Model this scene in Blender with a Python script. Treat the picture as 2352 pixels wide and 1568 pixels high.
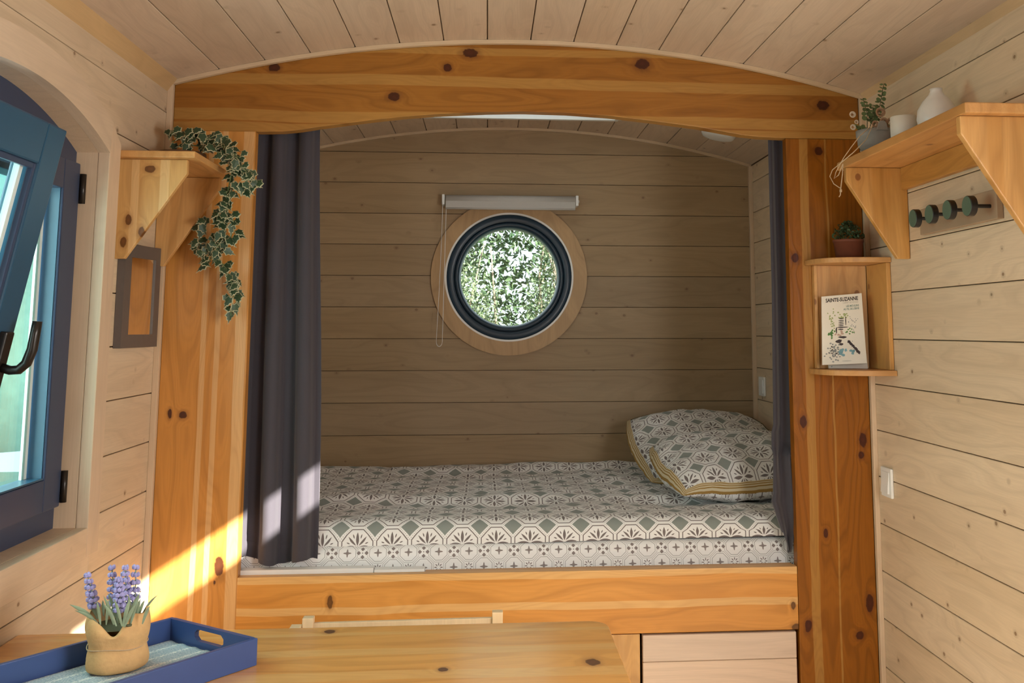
import bpy, bmesh, math, random
from mathutils import Vector, Matrix, Quaternion
from math import sin, cos, pi, radians, sqrt
random.seed(7)
sc = bpy.context.scene
COL = sc.collection
for o in list(bpy.data.objects): bpy.data.objects.remove(o)

# ---------------------------------------------------------------- camera
F, PX, PY, CZ = 2320.0, 1318.0, 455.0, 1.385      # focal length and principal point in pixels, eye height
Rw = Matrix(((0.996437919, 0.010703305, 0.083647547),
             (-0.084329351, 0.128623555, 0.988101483),
             (-0.000183094, -0.991635730, 0.129067990)))
cam = bpy.data.cameras.new('camera'); camo = bpy.data.objects.new('camera', cam); COL.objects.link(camo)
right = Rw @ Vector((1, 0, 0)); down = Rw @ Vector((0, 1, 0)); fwd = Rw @ Vector((0, 0, 1))
M3 = Matrix((right, -down, -fwd)).transposed()
camo.matrix_world = Matrix.Translation((0, 0, CZ)) @ M3.to_4x4()
cam.sensor_width = 36; cam.lens = F / 2352 * 36
cam.shift_x = (1176 - PX) / 2352; cam.shift_y = -(784 - PY) / 2352
cam.clip_start = 0.02
cam.dof.use_dof = False
sc.camera = camo

# ---------------------------------------------------------------- light
sc.view_settings.view_transform = 'Standard'; sc.view_settings.look = 'None'
sc.view_settings.gamma = 1; sc.view_settings.use_curve_mapping = False
sc.view_settings.exposure = 0.0
w = bpy.data.worlds.new('sky'); sc.world = w; w.use_nodes = True
bg = w.node_tree.nodes['Background']; bg.inputs[0].default_value = (0.86, 0.94, 1.0, 1); bg.inputs[1].default_value = 2.3
SUN_DIR = Vector((-1.0, 0.8, -0.661)).normalized()
sl = bpy.data.lights.new('sun', 'SUN'); so = bpy.data.objects.new('sun', sl); COL.objects.link(so)
sl.energy = 36; sl.angle = radians(0.6); sl.color = (1.0, 0.95, 0.86)
so.rotation_euler = SUN_DIR.to_track_quat('-Z', 'Y').to_euler(); so.location = (3, -2, 4)
def area(name, loc, tgt, sx, sy, power, color):
    l = bpy.data.lights.new(name, 'AREA'); l.shape = 'RECTANGLE'; l.size = sx; l.size_y = sy; l.energy = power; l.color = color
    o = bpy.data.objects.new(name, l); COL.objects.link(o); o.location = loc
    o.rotation_euler = (Vector(tgt) - Vector(loc)).to_track_quat('-Z', 'Y').to_euler(); return o
area('added_fill_right', (1.165, 1.05, 1.32), (-1.0, 1.75, .80), 1.1, 0.8, 58, (1.0, 0.985, 0.96))  # added lamp inside the room, brightens left wall, post and table
area('added_fill_left', (-0.945, 0.60, 1.40), (1.2, 1.5, 1.45), 0.9, 0.8, 14, (0.96, 0.985, 1.0))  # added lamp inside by the near left wall, brightens the right wall
area('daylight_side_window', (-1.38, 2.12, 1.45), (0.2, 2.35, 1.25), 1.0, 1.0, 37, (0.93, 0.98, 1.0))
area('daylight_skylight', (0.12, 3.86, 2.385), (0.12, 3.80, 0.8), 0.68, 0.5, 1.3, (0.86, 0.95, 1.0))

# ---------------------------------------------------------------- projection helpers (measuring points off the view onto real planes)
def ray(x, y): return Rw @ Vector((x - PX, y - PY, F))
def onY(x, y, Y): r = ray(x, y); return r * (Y / r.y) + Vector((0, 0, CZ))
def onX(x, y, X): r = ray(x, y); return r * (X / r.x) + Vector((0, 0, CZ))

XL, XR, YF, YB = -0.98, 1.205, 3.12, 4.518
XC = 0.1125; ARC_R = 3.88; APEX = 2.2945
def arcz(x): return APEX - (ARC_R - sqrt(ARC_R ** 2 - (x - XC) ** 2))

# ---------------------------------------------------------------- node helper
class NT:
    def __init__(s, m): s.nt = m.node_tree; s.n = s.nt.nodes; s.l = s.nt.links
    def new(s, t, **k):
        x = s.n.new(t)
        for a, b in k.items(): setattr(x, a, b)
        return x
    def put(s, sock, v):
        if isinstance(v, bpy.types.NodeSocket): s.l.new(v, sock)
        elif v is not None: sock.default_value = v
    def m(s, op, a, b=None, c=None, clamp=False):
        x = s.new('ShaderNodeMath', operation=op); x.use_clamp = clamp
        s.put(x.inputs[0], a); s.put(x.inputs[1], b)
        if c is not None: s.put(x.inputs[2], c)
        return x.outputs[0]
    def comb(s, x, y, z):
        c = s.new('ShaderNodeCombineXYZ'); s.put(c.inputs[0], x); s.put(c.inputs[1], y); s.put(c.inputs[2], z); return c.outputs[0]
    def sep(s, v):
        c = s.new('ShaderNodeSeparateXYZ'); s.l.new(v, c.inputs[0]); return c.outputs
    def noise(s, v, scale, detail=2, rough=.5):
        x = s.new('ShaderNodeTexNoise'); s.l.new(v, x.inputs['Vector']); x.inputs['Scale'].default_value = scale
        x.inputs['Detail'].default_value = detail; x.inputs['Roughness'].default_value = rough; return x.outputs[0]
    def ramp(s, v, a, b, x=0., y=1.):
        r = s.new('ShaderNodeMapRange'); r.interpolation_type = 'SMOOTHSTEP'
        s.put(r.inputs[0], v); r.inputs[1].default_value = a; r.inputs[2].default_value = b
        r.inputs[3].default_value = x; r.inputs[4].default_value = y; return r.outputs[0]
    def mix(s, f, a, b, mode='MIX'):
        x = s.new('ShaderNodeMix', data_type='RGBA', blend_type=mode)
        s.put(x.inputs[0], f)
        for i, v in ((6, a), (7, b)):
            if isinstance(v, tuple) and len(v) == 3: v = v + (1,)
            s.put(x.inputs[i], v)
        return x.outputs[2]
def material(name):
    m = bpy.data.materials.new(name); m.use_nodes = True
    return m, NT(m), m.node_tree.nodes['Principled BSDF']
def plain(name, col, rough=.5, noise=.08, scale=40, bump=0.0, metal=0, spec=.5):
    m, t, b = material(name)
    co = t.new('ShaderNodeTexCoord').outputs['Object']
    n = t.noise(co, scale, 3)
    c = t.mix(n, tuple(v * (1 - noise) for v in col), tuple(min(1, v * (1 + noise)) for v in col))
    t.l.new(c, b.inputs['Base Color']); b.inputs['Roughness'].default_value = rough; b.inputs['Metallic'].default_value = metal
    b.inputs['Specular IOR Level'].default_value = spec
    if bump:
        bp = t.new('ShaderNodeBump'); bp.inputs['Strength'].default_value = bump; bp.inputs['Distance'].default_value = .002
        t.l.new(n, bp.inputs['Height']); t.l.new(bp.outputs[0], b.inputs['Normal'])
    return m
def wood(name, axis, light, dark, knotcol, rough=.45, vary=.06, knots=(.07, .085), bands=(), heroes=(), ring=62, ringamt=.35,
         band_col=None, stripes=0.0, rand=True, spec=.35, patch=.35, wob=.03):
    m, t, b = material(name)
    co = t.new('ShaderNodeTexCoord').outputs['Object']
    x, y, z = t.sep(co)
    g, w_, th = {'X': (x, z, y), 'Y': (y, None, None), 'Z': (z, x, y), 'YX': (y, x, z), 'YZ': (y, z, x), 'XY': (x, y, z), 'ZY': (z, y, x)}[axis]
    info = t.new('ShaderNodeObjectInfo'); rnd = info.outputs['Random']
    g0, w0, t0 = g, w_, th
    if rand:
        g = t.m('ADD', g, t.m('MULTIPLY', rnd, 37.0)); w_ = t.m('ADD', w_, t.m('MULTIPLY', rnd, 113.0)); th = t.m('ADD', th, t.m('MULTIPLY', rnd, 71.0))
    n1 = t.noise(t.comb(t.m('MULTIPLY', g, 1.1), t.m('MULTIPLY', w_, 7.5), t.m('MULTIPLY', th, 3)), 1.0, 2, .45)
    n1 = t.m('ADD', n1, t.m('MULTIPLY', t.noise(t.comb(t.m('MULTIPLY', g, 7), t.m('MULTIPLY', w_, 18), th), 1.0, 1), .035))
    swirl = 0.0
    kd = None
    if knots:
        vo = t.new('ShaderNodeTexVoronoi'); vo.inputs['Scale'].default_value = 1
        t.l.new(t.comb(t.m('MULTIPLY', g, .8 / knots[0]), t.m('MULTIPLY', w_, 1 / knots[0]), t.m('MULTIPLY', th, 1 / knots[0])), vo.inputs['Vector'])
        kd = vo.outputs['Distance']
        swirl = t.m('MULTIPLY', t.ramp(kd, knots[1] * 3.0, 0), .05)
    hd = None
    for (gc, wc, rg, rw) in heroes:
        dx = t.m('DIVIDE', t.m('SUBTRACT', g0, gc), rg); dw = t.m('DIVIDE', t.m('SUBTRACT', w0, wc), rw)
        d = t.m('SQRT', t.m('ADD', t.m('MULTIPLY', dx, dx), t.m('MULTIPLY', dw, dw)))
        hd = d if hd is None else t.m('MINIMUM', hd, d)
    if hd is not None:
        hd = t.m('ADD', hd, t.m('MULTIPLY', t.m('SUBTRACT', t.noise(t.comb(t.m('MULTIPLY', g0, 70), t.m('MULTIPLY', w0, 70), 0.0), 1, 2), .5), .7))
        swirl = t.m('ADD', swirl, t.m('MULTIPLY', t.ramp(hd, 3.6, 0.6), .055))
    nn = t.m('ADD', n1, swirl)
    rings = t.m('SINE', t.m('MULTIPLY', nn, float(ring)))
    line = t.m('POWER', t.m('MULTIPLY_ADD', rings, .5, .5), 3.0)
    line2 = t.m('POWER', t.m('MULTIPLY_ADD', t.m('SINE', t.m('MULTIPLY', nn, float(ring) * 3.7)), .5, .5), 2.0)
    fiber = t.noise(t.comb(t.m('MULTIPLY', g, 9), t.m('MULTIPLY', w_, 260), t.m('MULTIPLY', th, 260)), 1, 2)
    big = t.noise(t.comb(t.m('MULTIPLY', g, .9), t.m('MULTIPLY', w_, 9), th), 1, 1)
    f = t.ramp(big, .35, .68)
    c = t.mix(t.m('MULTIPLY', f, patch), light, dark)
    if stripes:
        st = t.noise(t.comb(t.m('MULTIPLY', g, .12), t.m('MULTIPLY', w_, 22), 0.0), 1, 1)
        c = t.mix(t.m('MULTIPLY', t.ramp(st, .46, .54), stripes), c, band_col or light)
    ringmask = t.m('MULTIPLY', line, ringamt)
    if bands:
        bm_ = None
        for (cc, hw) in bands:
            wob_ = t.m('MULTIPLY', t.m('SUBTRACT', t.noise(t.comb(t.m('MULTIPLY', g0, 2.2), cc * 9.0, 0.0), 1, 2), .5), float(wob))
            dd = t.m('ABSOLUTE', t.m('SUBTRACT', t.m('ADD', w0, wob_), cc))
            mk = t.ramp(dd, hw * 1.08, hw * .9)
            bm_ = mk if bm_ is None else t.m('MAXIMUM', bm_, mk)
        c = t.mix(t.m('MULTIPLY', bm_, .9), c, band_col)
        ringmask = t.m('MULTIPLY', ringmask, t.m('SUBTRACT', 1.0, t.m('MULTIPLY', bm_, .75)))
    deep = tuple(v * .55 for v in dark)
    c = t.mix(ringmask, c, deep)
    c = t.mix(t.m('MULTIPLY', line2, ringamt * .38), c, deep)
    c = t.mix(t.m('MULTIPLY', t.ramp(fiber, .3, .7), .10), c, deep)
    if kd is not None:
        c = t.mix(t.m('MULTIPLY', t.ramp(kd, knots[1] * 2.2, knots[1]), .22), c, knotcol)
        c = t.mix(t.m('MULTIPLY', t.ramp(kd, knots[1], knots[1] * .7), .8), c, knotcol)
    if hd is not None:
        c = t.mix(t.m('MULTIPLY', t.ramp(hd, 2.0, 1.0), .35), c, knotcol)
        c = t.mix(t.m('MULTIPLY', t.ramp(hd, 1.1, .85), .93), c, tuple(v * .55 for v in knotcol))
        c = t.mix(t.m('MULTIPLY', t.ramp(hd, .5, .2), .35), c, knotcol)
    v = t.m('MULTIPLY_ADD', rnd, 2 * vary, 1 - vary)
    hs = t.new('ShaderNodeHueSaturation'); t.l.new(c, hs.inputs['Color']); t.l.new(v, hs.inputs['Value'])
    t.l.new(t.m('MULTIPLY_ADD', t.m('FRACT', t.m('MULTIPLY', rnd, 7.31)), .10, .95), hs.inputs['Saturation'])
    t.l.new(hs.outputs[0], b.inputs['Base Color'])
    b.inputs['Roughness'].default_value = rough; b.inputs['Specular IOR Level'].default_value = spec
    bp = t.new('ShaderNodeBump'); bp.inputs['Strength'].default_value = .25; bp.inputs['Distance'].default_value = .0008
    t.l.new(t.m('ADD', line, fiber), bp.inputs['Height']); t.l.new(bp.outputs[0], b.inputs['Normal'])
    return m

# ---------------------------------------------------------------- materials
PALE_L, PALE_D, PALE_K = (.70, .545, .375), (.58, .42, .26), (.20, .115, .06)
M = {}
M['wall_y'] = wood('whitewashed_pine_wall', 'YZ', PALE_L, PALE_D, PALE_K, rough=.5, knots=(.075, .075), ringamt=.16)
M['ceil'] = wood('whitewashed_pine_ceiling', 'YX', (.60, .46, .335), (.49, .355, .245), PALE_K, rough=.5, knots=(.085, .08), ringamt=.14)
M['wall_x_shaded'] = wood('whitewashed_pine_back_shaded', 'X', (.385, .265, .145), (.30, .195, .098), PALE_K, rough=.5, knots=(.075, .08), ringamt=.16)  # same boards as the side walls, alcove dimness put into the colour
M['pale_trim'] = wood('pale_pine_trim', 'ZY', (.66, .49, .33), (.58, .41, .26), PALE_K, knots=None, ringamt=.12, vary=.02)
M['pale_trim_y'] = wood('pale_pine_trim_long', 'YX', (.60, .41, .22), (.52, .34, .17), PALE_K, knots=None, ringamt=.12, vary=.02)
M['pale_trim_x'] = wood('pale_pine_trim_cross', 'X', (.60, .44, .28), (.52, .36, .21), PALE_K, knots=None, ringamt=.12, vary=.02)
M['casing_y'] = wood('pale_pine_casing', 'YX', (.68, .52, .36), (.60, .44, .29), PALE_K, knots=(.1, .05), ringamt=.14, vary=.02)
M['backing'] = plain('dark_joint_backing', (.16, .09, .045), .8)
GL, GD, GB, GK = (.335, .128, .013), (.24, .080, .006), (.41, .20, .04), (.09, .020, .008)
M['beam'] = wood('golden_pine_beam', 'X', GL, GD, GK, rough=.38, knots=None, ringamt=.30, rand=False, ring=75, spec=.2,
    bands=((2.258, .012), (2.155, .017), (1.995, .022), (2.04, .018)), band_col=GB, wob=.022,
    heroes=((-.6676, 2.1908, .018, .013), (-.0641, 2.2506, .024, .015), (-.1344, 2.2025, .014, .012), (-.2987, 2.1056, .02, .013), (.4837, 2.2276, .024, .017), (1.0721, 2.1036, .02, .016)))
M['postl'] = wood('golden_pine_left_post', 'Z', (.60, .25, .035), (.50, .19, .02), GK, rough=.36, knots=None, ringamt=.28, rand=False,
    bands=((-.845, .008), (-.805, .008), (-.735, .016)), band_col=(.68, .38, .14), wob=.012,
    heroes=((1.1358, -.8921, .011, .011), (1.1399, -.9296, .014, .006), (.7049, -.7693, .03, .013), (.66, -.78, .006, .003)))
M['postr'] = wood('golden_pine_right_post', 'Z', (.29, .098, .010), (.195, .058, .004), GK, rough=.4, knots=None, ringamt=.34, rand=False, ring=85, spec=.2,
    bands=((1.003, .014), (1.075, .003)), band_col=(.39, .19, .045), wob=.03,
    heroes=((1.9534, 1.0529, .014, .013), (1.61, .9657, .015, .012), (1.1027, .9771, .018, .011), (.9995, 1.1576, .012, .009), (1.0456, 1.1649, .022, .012),
            (.7667, 1.0378, .014, .007), (.5596, 1.1681, .026, .012), (.4983, .975, .018, .011), (.4669, 1.1333, .012, .013)))
M['bedboard'] = wood('golden_pine_bed_board', 'X', (.66, .30, .075), (.53, .20, .035), (.20, .08, .02), rough=.4, knots=None, ringamt=.30, rand=False, ring=50,
    bands=((.665, .014), (.573, .011)), band_col=(.70, .41, .16), wob=.03, heroes=((-.4492, .5974, .008, .019), (.9297, .5573, .007, .012), (.9386, .4954, .015, .012)))
M['gold_z'] = wood('golden_pine_upright', 'Z', (.58, .31, .10), (.47, .21, .055), (.2, .07, .02), rough=.42, knots=(.11, .09), ringamt=.28, stripes=.3, band_col=(.70, .42, .17))
_k = [onY(a_, b_, 2.735) for a_, b_ in ((295, 505), (325, 532), (283, 556), (345, 388))]
M['bracket'] = wood('knotty_pine_bracket', 'Z', (.62, .36, .13), (.52, .25, .07), (.22, .08, .02), rough=.42, knots=None, ringamt=.26, rand=False, heroes=[(p_.z, p_.x, .014 - .004 * (i_ == 3), .008 + .006 * (i_ == 3)) for i_, p_ in enumerate(_k)], bands=((-.86, .012), (-.93, .01)), band_col=(.70, .45, .20))
M['gold_y'] = wood('golden_pine_along', 'YX', (.57, .29, .09), (.46, .20, .05), (.2, .07, .02), rough=.42, knots=(.13, .07), ringamt=.28, stripes=.3, band_col=(.68, .38, .14))
M['gold_yz'] = wood('golden_pine_rail', 'YZ', (.57, .29, .09), (.46, .20, .05), (.2, .07, .02), rough=.42, knots=(.13, .07), ringamt=.28)
M['gold_x'] = wood('golden_pine_cross', 'XY', (.57, .29, .09), (.46, .20, .05), (.2, .07, .02), rough=.42, knots=(.13, .07), ringamt=.28)
M['table'] = wood('varnished_pine_tabletop', 'XY', (.73, .35, .075), (.62, .25, .04), (.15, .05, .02), rough=.23, knots=None, ringamt=.28, rand=False, ring=45,
    bands=((2.13, .02), (1.99, .025), (1.86, .03), (2.26, .01)), band_col=(.70, .38, .11), wob=.03, spec=.3,
    heroes=((-.3265, 2.2804, .012, .014), (-.0766, 2.0171, .010, .012), (.2092, 2.0357, .014, .020)))
_t = NT(M['table']); _b = M['table'].node_tree.nodes['Principled BSDF']; _b.inputs['Coat Weight'].default_value = 1.0; _b.inputs['Coat Roughness'].default_value = .19; _b.inputs['Roughness'].default_value = .5
_co = _t.sep(_t.new('ShaderNodeTexCoord').outputs['Object']); _n = _t.noise(_t.comb(_t.m('MULTIPLY', _co[0], 3), _t.m('MULTIPLY', _co[1], 26), 0.0), 1, 2)
_bp = _t.new('ShaderNodeBump'); _bp.inputs['Strength'].default_value = .3; _bp.inputs['Distance'].default_value = .001; _t.l.new(_n, _bp.inputs['Height']); _t.l.new(_bp.outputs[0], _b.inputs['Coat Normal'])
M['door'] = wood('pale_cabinet_planks', 'X', (.70, .52, .38), (.60, .42, .29), PALE_K, rough=.45, knots=(.12, .05), ringamt=.12)
M['veneer'] = wood('round_plywood_ring', 'ZY', (.52, .33, .16), (.42, .25, .11), PALE_K, knots=None, ringamt=.2, rand=False, ring=110)
M['light_chair'] = wood('light_birch_chair', 'Z', (.76, .56, .33), (.68, .47, .26), PALE_K, knots=None, ringamt=.1)
M['blue'] = plain('navy_window_paint', (.030, .046, .092), .38, .06)
M['teal'] = plain('lit_blue_window_paint', (.020, .072, .13), .33, .06)  # same frame paint, outdoor light on it put into the colour
M['anthracite'] = plain('anthracite_round_frame', (.017, .038, .062), .35, .06)
M['rubber'] = plain('black_gasket', (.01, .01, .012), .5)
M['white'] = plain('white_plastic', (.80, .79, .76), .35, .02)
M['spacer'] = plain('pale_glazing_spacer', (.72, .78, .72), .35, .03)
M['black'] = plain('black_metal', (.012, .010, .010), .38, .1)
M['bronze'] = plain('dark_bronze_handle', (.022, .016, .012), .3, .2, metal=.4)
M['zinc'] = plain('grey_concrete_pot', (.27, .26, .24), .7, .15, 60, .3)
M['cream'] = plain('white_candle_wax', (.66, .62, .55), .5, .04)
M['vase'] = plain('white_ceramic', (.66, .63, .59), .35, .04)
M['twine'] = plain('jute_twine', (.50, .36, .22), .9, .2, 300)
M['terra'] = plain('terracotta_pot', (.17, .045, .018), .7, .2, 60)
M['boxwood'] = plain('dark_green_sprigs', (.03, .06, .018), .6, .5, 60)
M['euca'] = plain('eucalyptus_green', (.14, .20, .08), .55, .35, 30)
M['rose'] = plain('beige_fabric_rose', (.50, .32, .20), .8, .2, 80)
M['blossom'] = plain('cream_blossom', (.68, .58, .46), .7, .1)
M['stem'] = plain('brown_green_stem', (.09, .09, .04), .7, .2)
M['ivy_in'] = plain('ivy_green', (.030, .062, .026), .5, .5, 90)
M['ivy_out'] = plain('ivy_cream_edge', (.40, .37, .22), .55, .2, 60)
M['wicker'] = plain('brown_wicker', (.13, .065, .03), .8, .3, 120, .5)
M['rackwood'] = plain('grey_brown_rack_board', (.34, .24, .155), .6, .15, 14)
M['hookface'] = plain('sage_green_hook_face', (.075, .125, .085), .5, .08)
M['mirrorframe'] = plain('grey_painted_frame', (.115, .095, .085), .5, .12, 50)
M['mirror'] = plain('mirror_silver', (.90, .88, .84), .02, .01, metal=1.0)
M['blindfab'] = plain('light_grey_blind_fabric', (.50, .47, .43), .8, .06, 300)
M['tray_blue'] = plain('blue_painted_tray', (.040, .075, .21), .32, .1, 18)
M['tan'] = plain('tan_tray_bottom', (.52, .36, .15), .6, .1)
M['sack'] = plain('kraft_burlap', (.60, .36, .15), .85, .12, 90, .6)
M['lav'] = plain('lavender_florets', (.36, .34, .62), .7, .2, 90)
M['lavleaf'] = plain('pale_lavender_leaf', (.27, .34, .22), .6, .4, 60)
M['paper'] = plain('cream_book_cover', (.74, .69, .58), .5, .02)
M['pages'] = plain('book_pages', (.62, .55, .48), .8, .05)
M['bark'] = plain('bark', (.22, .17, .12), .9, .3)
M['hidden_floor'] = wood('floor_boards', 'YX', (.60, .52, .42), (.52, .44, .34), PALE_K)

def curtain_mat():
    m, t, b = material('dark_aubergine_curtain')
    co = t.new('ShaderNodeTexCoord').outputs['Object']; x, y, z = t.sep(co)
    n = t.noise(t.comb(t.m('MULTIPLY', x, 900), t.m('MULTIPLY', y, 900), t.m('MULTIPLY', z, 900)), 1, 1)
    t.l.new(t.mix(n, (.026, .022, .029), (.048, .041, .053)), b.inputs['Base Color'])
    b.inputs['Roughness'].default_value = .8; b.inputs['Sheen Weight'].default_value = .25; return m
M['curtain'] = curtain_mat()
def glass_mat(name, tint=(1, 1, 1), gl=.07):
    m = bpy.data.materials.new(name); m.use_nodes = True; t = NT(m)
    for n in list(t.n): t.n.remove(n)
    o = t.new('ShaderNodeOutputMaterial'); tr = t.new('ShaderNodeBsdfTransparent'); gg = t.new('ShaderNodeBsdfGlossy')
    tr.inputs[0].default_value = (*tint, 1); gg.inputs['Roughness'].default_value = .02; mx = t.new('ShaderNodeMixShader')
    mx.inputs[0].default_value = gl
    t.l.new(tr.outputs[0], mx.inputs[1]); t.l.new(gg.outputs[0], mx.inputs[2]); t.l.new(mx.outputs[0], o.inputs[0]); return m
M['glass'] = glass_mat('window_glass', (.93, .97, .95))
M['glass_teal'] = glass_mat('side_window_glass', (.74, .93, .90), .16)
def frosted():
    m = bpy.data.materials.new('frosted_skylight'); m.use_nodes = True; t = NT(m)
    for n in list(t.n): t.n.remove(n)
    o = t.new('ShaderNodeOutputMaterial'); a = t.new('ShaderNodeBsdfTranslucent'); a.inputs[0].default_value = (.13, .15, .12, 1)
    t.l.new(a.outputs[0], o.inputs[0]); return m
M['frosted'] = frosted()
def leafmat(name, c1, c2, tr=.35):
    m, t, b = material(name)
    info = t.new('ShaderNodeObjectInfo'); co = t.new('ShaderNodeTexCoord').outputs['Object']
    n = t.noise(co, 9, 3)
    c = t.mix(t.ramp(n, .35, .65), c1, c2); t.l.new(c, b.inputs['Base Color']); b.inputs['Roughness'].default_value = .5
    b.inputs['Subsurface Weight'].default_value = 0
    tl = t.new('ShaderNodeBsdfTranslucent'); t.l.new(c, tl.inputs[0]); mx = t.new('ShaderNodeMixShader'); mx.inputs[0].default_value = tr
    out = m.node_tree.nodes['Material Output']; t.l.new(b.outputs[0], mx.inputs[1]); t.l.new(tl.outputs[0], mx.inputs[2]); t.l.new(mx.outputs[0], out.inputs[0]); return m
M['hedge'] = leafmat('garden_leaves', (.045, .09, .03), (.24, .28, .17))
M['hedge2'] = leafmat('far_garden_leaves', (.03, .07, .03), (.10, .15, .07))
M['grass'] = plain('lawn', (.055, .085, .072), .9, .3, 6)

# ---- printed fabrics
def flower(t, u, v, rmax, wid, n8=True):
    r = t.m('SQRT', t.m('ADD', t.m('MULTIPLY', u, u), t.m('MULTIPLY', v, v)))
    th = t.m('ARCTAN2', v, u)
    def petals(off, step, r0, r1, hw):
        a = t.m('SUBTRACT', t.m('FLOORED_MODULO', t.m('ADD', th, off + step / 2), step), step / 2)
        lat = t.m('ABSOLUTE', t.m('MULTIPLY', r, t.m('SINE', a)))
        prof = t.m('MULTIPLY', t.m('SINE', t.m('MULTIPLY', t.m('SUBTRACT', r, r0), pi / (r1 - r0))), hw)
        inr = t.m('MULTIPLY', t.m('GREATER_THAN', r, r0), t.m('LESS_THAN', r, r1))
        return t.m('MULTIPLY', t.m('LESS_THAN', lat, prof), inr)
    return r, th, petals
def cell(t, x, off=0.0):
    return t.m('SUBTRACT', t.m('FRACT', t.m('ADD', x, .5 + off)), .5)
def duvet_mat(name, base, P):
    m, t, b = material(name)
    uv = t.new('ShaderNodeTexCoord').outputs['UV']; U, V, _ = t.sep(uv)
    U = t.m('DIVIDE', U, P); V = t.m('DIVIDE', V, P)
    u = cell(t, U); v = cell(t, V); au = t.m('ABSOLUTE', u); av = t.m('ABSOLUTE', v)
    o = t.m('MAXIMUM', t.m('MAXIMUM', au, av), t.m('MULTIPLY', t.m('ADD', au, av), .738))
    outline = t.m('LESS_THAN', t.m('ABSOLUTE', t.m('SUBTRACT', o, .445)), .014)
    r, th, pet = flower(t, u, v, .37, .035)
    p1 = pet(0, pi / 2, .03, .37, .042); p2 = pet(pi / 4, pi / 2, .05, .37, .030); p3 = pet(pi / 8, pi / 4, .23, .34, .017)
    brown = t.m('MAXIMUM', t.m('MAXIMUM', outline, p1), t.m('MAXIMUM', p2, p3))
    cu = t.m('ABSOLUTE', cell(t, U, .5)); cv = t.m('ABSOLUTE', cell(t, V, .5)); dm = t.m('ADD', cu, cv)
    dia = t.m('LESS_THAN', dm, .262)
    along = t.m('FRACT', t.m('MULTIPLY', t.m('SUBTRACT', cu, cv), 12.0))
    dots = t.m('MULTIPLY', t.m('LESS_THAN', t.m('ABSOLUTE', t.m('SUBTRACT', dm, .325)), .010), t.m('LESS_THAN', along, .28))
    brown = t.m('MAXIMUM', brown, dots)
    co = t.new('ShaderNodeTexCoord').outputs['Object']; n = t.noise(co, 12, 3)
    c = t.mix(dia, base, t.mix(n, (.20, .225, .20), (.27, .29, .265)))
    c = t.mix(t.m('MULTIPLY', brown, .88), c, (.085, .052, .048))
    t.l.new(c, b.inputs['Base Color']); b.inputs['Roughness'].default_value = .85; b.inputs['Sheen Weight'].default_value = .1
    return m
def sheet_mat(name, base, P):
    m, t, b = material(name)
    uv = t.new('ShaderNodeTexCoord').outputs['UV']; U, V, _ = t.sep(uv)
    U = t.m('DIVIDE', U, P); V = t.m('DIVIDE', V, P)
    # lattice A (0,0) and (.5,.5): octagons with crosses
    def octa(ou, ov):
        u = cell(t, U, ou); v = cell(t, V, ov); au = t.m('ABSOLUTE', u); av = t.m('ABSOLUTE', v)
        o = t.m('MAXIMUM', t.m('MAXIMUM', au, av), t.m('MULTIPLY', t.m('ADD', au, av), .72))
        l1 = t.m('LESS_THAN', t.m('ABSOLUTE', t.m('SUBTRACT', o, .275)), .009)
        l2 = t.m('LESS_THAN', t.m('ABSOLUTE', t.m('SUBTRACT', o, .335)), .006)
        r, th, pet = flower(t, u, v, .2, .03)
        return t.m('MAXIMUM', l1, l2), t.m('MAXIMUM', pet(0, pi / 2, .0, .14, .024), pet(pi / 4, pi / 2, .0, .07, .012))
    a1, c1 = octa(0, 0); a2, c2 = octa(.5, .5)
    u = cell(t, U, .5); v = cell(t, V, 0); au = t.m('ABSOLUTE', u); av = t.m('ABSOLUTE', v)
    d1 = t.m('ADD', t.m('ABSOLUTE', t.m('SUBTRACT', au, .125)), av); d2 = t.m('ADD', au, t.m('ABSOLUTE', t.m('SUBTRACT', av, .125)))
    cl = t.m('LESS_THAN', t.m('MINIMUM', d1, d2), .068); cl = t.m('MAXIMUM', cl, t.m('LESS_THAN', t.m('ADD', au, av), .024))
    u = cell(t, U, 0); v = cell(t, V, .5)
    r, th, pet = flower(t, u, v, .2, .03)
    star = t.m('MAXIMUM', pet(0, pi / 4, .045, .15, .018), 0.0)
    dark = t.m('MAXIMUM', t.m('MAXIMUM', c1, c2), t.m('MAXIMUM', cl, star)); lines = t.m('MAXIMUM', a1, a2)
    c = t.mix(t.m('MULTIPLY', lines, .75), base, (.22, .20, .185)); c = t.mix(t.m('MULTIPLY', dark, .85), c, (.13, .085, .075))
    t.l.new(c, b.inputs['Base Color']); b.inputs['Roughness'].default_value = .85
    return m
M['duvet'] = duvet_mat('duvet_print', (.78, .76, .73), .1051)
M['pillow'] = duvet_mat('pillow_print', (.73, .71, .68), .102)
M['sheet'] = sheet_mat('sheet_print', (.84, .82, .80), .0915)
def stripe_mat():
    m, t, b = material('mustard_stripe_border')
    uv = t.new('ShaderNodeTexCoord').outputs['UV']; U, V, _ = t.sep(uv)
    s = t.m('LESS_THAN', t.m('FRACT', t.m('MULTIPLY', V, 4.0)), .5)
    t.l.new(t.mix(s, (.62, .52, .34), (.33, .19, .045)), b.inputs['Base Color']); b.inputs['Roughness'].default_value = .85; return m
M['stripe'] = stripe_mat()
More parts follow.
